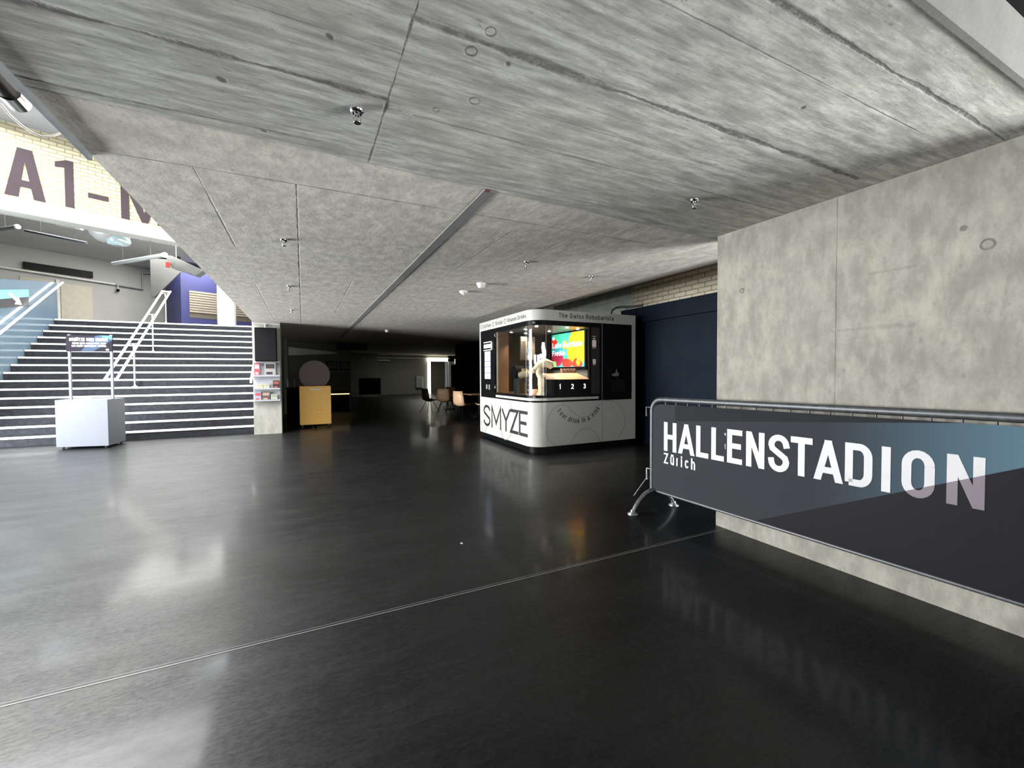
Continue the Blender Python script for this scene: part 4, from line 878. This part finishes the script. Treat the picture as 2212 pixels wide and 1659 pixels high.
# ------------------------------------------------------------------ crowd barrier
ba = thing('crowd_barrier', 'long steel crowd barrier with dark lettered banner along the right wall', 'barrier', (3.3, 3.35, 0))
OB = Vector((3.30, 3.40, 0)); UB = Vector((.10, -2.55, 0)).normalized(); NB = Vector((UB.y, -UB.x, 0))  # towards the room
BF = frame(OB, UB, (0, 0, 1), NB)
LB = 4.1; zt, zb = 1.165, .205
p_ = [BF(.025, zb, 0), BF(.025, zt-.12, 0)]+[BF(.025+.12-.12*math.cos(a), zt-.12+.12*math.sin(a), 0) for a in [PI/2*i/7 for i in range(1, 8)]]+[BF(LB, zt+.012*LB, 0)]
MB().tube(p_, .026, 14).build('top_tube', M_dsteel, ba)
MB().tube([BF(.025, zb, 0), BF(LB, zb+.005, 0)], .015, 12).build('bottom_tube', M_dsteel, ba)
for i in range(30):
    x = .198+.1345*i; MB().tube([BF(x, zb, 0), BF(x, zt-.01+x*.012, 0)], .006, 8).build('bar', M_dsteel, ba)
# banner plate
bp = [(.045, zb+.015), (LB, zb+.015), (LB, 1.118+.013*LB), (.13, 1.118), (.075, 1.095), (.05, 1.04)]
M_ban = mat('charcoal_banner', (.030, .031, .034), .8, spec=.06, vary=.03)
pan = MB().prism([BF(a, b, .008) for a, b in bp], NB*.006).build('banner', M_ban, ba)
MB().prism([BF(a, b, .0142) for a, b in ((.33, .96), (2.36, 1.1485), (.33, 1.121))], NB*.0006).build('banner_dark_strip', mat('darker_charcoal_print', (.020, .021, .023), .8, spec=.06), ba)
mbl = bpy.data.materials.new('blue_gradient_print'); t = NT(mbl); v = t.obj(); sp_ = t.new('ShaderNodeSeparateXYZ'); t.l.new(v, sp_.inputs[0])
g = t.ramp(sp_.outputs['Y'], -.2, 1.9, 1, 0)
t.put(t.b.inputs['Base Color'], t.mix(g, (.030, .032, .036), (.12, .215, .28))); t.b.inputs['Roughness'].default_value = .8; t.b.inputs['Specular IOR Level'].default_value = .06
MB().prism([BF(a, b, .0150) for a, b in ((.33, .96), (2.36, 1.1485), (LB, 1.118+.013*LB), (LB, 1.16), (2.60, .945), (1.29, .285), (.60, .65))], NB*.0006).build('banner_blue_field', mbl, ba)
# lettering
mb = MB(); SW = .047
LET = [('H',.146,.303),('A',.322,.513),('L',.529,.661),('L',.69,.816),('E',.846,.985),('N',1.019,1.174),('S',1.205,1.365),('T',1.375,1.527),('A',1.535,1.722),('D',1.732,1.888),('I',1.936,1.989),('O',2.038,2.193),('N',2.244,2.399)]
for ch, a, b in LET:
    a += .05; b += .05; z0 = .648+.010*a; hh = .293
    if ch == 'A':
        w_ = b-a; m_ = (a+b)/2; tw = .042
        for s_ in (0, 1):
            q = [(a, z0), (a+SW*1.02, z0), (m_+tw/2+.004, z0+hh), (m_-tw/2, z0+hh)]
            if s_: q = [(2*m_-x, z) for x, z in q]
            mb.prism([BF(x, z, .0168+.0002*s_) for x, z in q], NB*.0012)
        mb.prism([BF(x, z, .0172) for x, z in ((a+.035, z0+.055), (b-.035, z0+.055), (b-.045, z0+.10), (a+.045, z0+.10))], NB*.0012)
    elif ch == 'N':
        for x0 in (a, b-SW): mb.prism([BF(x, z, .0168) for x, z in ((x0, z0), (x0+SW, z0), (x0+SW, z0+hh), (x0, z0+hh))], NB*.0012)
        mb.prism([BF(x, z, .0170) for x, z in ((a, z0+hh), (a+SW, z0+hh), (b, z0), (b-SW, z0))], NB*.0012)
    else: glyph(mb, ch, a, z0, b-a, hh, SW, lambda x, y, c: BF(x, y, .0168+c), 0, .0014)
text(mb, 'Zürich', .196, .520, .108, .42, .0165, .022, lambda x, y, c: BF(x, y, .0168+c), 0, .0014, total=.375)
mb.build('banner_lettering', M_text_white, ba)
# translucent dark wedge printed over the lower right, also across the letters
mdk = bpy.data.materials.new('translucent_dark_print'); t = NT(mdk); tr = t.new('ShaderNodeBsdfTransparent'); mx = t.new('ShaderNodeMixShader')
t.b.inputs['Base Color'].default_value = (.022, .022, .024, 1); t.b.inputs['Roughness'].default_value = .45
tr.inputs[0].default_value = (.66, .62, .65, 1); mx.inputs[0].default_value = .10
t.l.new(tr.outputs[0], mx.inputs[1]); t.l.new(t.b.outputs[0], mx.inputs[2]); t.l.new(mx.outputs[0], t.n['Material Output'].inputs[0])
MB().add([BF(a, b, .0195) for a, b in ((1.29, .29), (2.60, .945), (2.95, 1.118+.013*2.95), (LB, 1.118+.013*LB), (LB, zb+.016), (1.15, zb+.016))], [(0, 1, 2, 3, 4, 5)]).build('banner_dark_wedge', mdk, ba)
# scuffs
MB().prism([BF(a, b, .0172) for a, b in ((.868, .905), (.878, .915), (.886, .90), (.876, .885))], NB*.0006).prism([BF(a, b, .0172) for a, b in ((.872, .81), (.88, .82), (.882, .77), (.876, .77))], NB*.0006).build('scuff_mark', mat('pale_scuff', (.35, .35, .36), .6), ba)
def foot(x, sides=(-1, 1)):
    for s_ in sides:
        c0 = BF(x, .20, 0); q = []
        for i in range(9):
            t_ = i/8; q.append(c0+NB*(s_*.30*t_)+Vector((0, 0, .015+.0-.185*t_**2.2+(.0))))
        q[-1].z = .02
        f = MB().tube(q, .019, 12).build('foot', M_steel, ba)
        MB().lathe([(.055, 0), (.055, .006), (.024, .022), (.022, .045)], (q[-1].x, q[-1].y, 0), 18).build('foot_disc', M_steel, f)
foot(.05); foot(3.6, (1,))
MB().tube([BF(-.06, .98, 0), BF(-.06, 1.075, 0), BF(.03, 1.075, 0)], .008, 8).build('hook', M_dsteel, ba)
MB().tube([BF(-.05, .30, 0), BF(-.05, .42, 0), BF(.025, .42, 0)], .010, 8).tube([BF(-.05, .32, 0), BF(-.12, .12, .12)], .005, 6).build('hook', M_steel, ba)

# ------------------------------------------------------------------ ceiling devices
def sprinkler(x, y, z, label):
    t_ = thing('sprinkler_head', label, 'sprinkler', (x, y, z), group='sprinkler heads')
    MB().lathe([(.022, -.02), (.030, -.016), (.034, -.004), (.034, 0)], (0, 0, 0), 20).build('rose', M_chrome, t_, local=True)
    MB().tube([(0, 0, -.015), (0, 0, -.030)], .013, 12).tube([(-.012, 0, -.03), (-.018, 0, -.042), (-.008, 0, -.058)], .0025, 6).tube([(.012, 0, -.03), (.018, 0, -.042), (.008, 0, -.058)], .0025, 6).tube([(0, 0, -.03), (0, 0, -.056)], .004, 8, 0).build('nozzle', M_chrome, t_, local=True)
    MB().lathe([(.016, -.064), (.020, -.061), (.006, -.057)], (0, 0, 0), 14).build('deflector', M_chrome, t_, local=True)
sprinkler(.25, 2.16, 2.70, 'large near chrome sprinkler head left of the ceiling groove')
sprinkler(2.57, 2.22, 2.70, 'chrome sprinkler head above the right wall')
sprinkler(-.14, 4.55, 2.712, 'dark sprinkler head beside the second ceiling groove')
sprinkler(-.16, 6.90, 2.712, 'small dark sprinkler head halfway to the pillar')
sprinkler(-.18, 9.40, 2.712, 'tiny sprinkler head nearest the pillar')
sprinkler(3.42, 4.60, 2.712, 'chrome sprinkler head in the paler ceiling before the kiosk')
sprinkler(2.30, 4.30, 2.712, 'dark sprinkler head between groove and smoke detectors')
def detector(x, y, label, big=1):
    t_ = thing('smoke_detector', label, 'smoke detector', (x, y, 2.712), group='smoke detectors')
    MB().lathe([(.060, -.022), (.066, -.014), (.066, 0)], (0, 0, 0), 28).build('base', M_detector, t_, local=True)
    if big: MB().lathe([(.020, -.068), (.046, -.060), (.056, -.022)], (0, 0, 0), 28).build('housing', M_detector, t_, local=True)
    else: MB().lathe([(.008, -.062), (.012, -.048), (.04, -.040), (.058, -.022)], (0, 0, 0), 28).build('housing', M_detector, t_, local=True)
detector(2.27, 5.60, 'larger white smoke detector on the ceiling before the kiosk')
detector(2.24, 6.25, 'smaller white smoke detector behind the larger one', 0)
detector(2.20, 12.7, 'white smoke detector on the dark rear ceiling')
# small litter on the floor
tag(MB().box((1.18, 3.40, 0), (1.195, 3.43, .004)).build('paper_scrap', M_text_white), 'tiny white paper scrap on the black floor', 'litter')
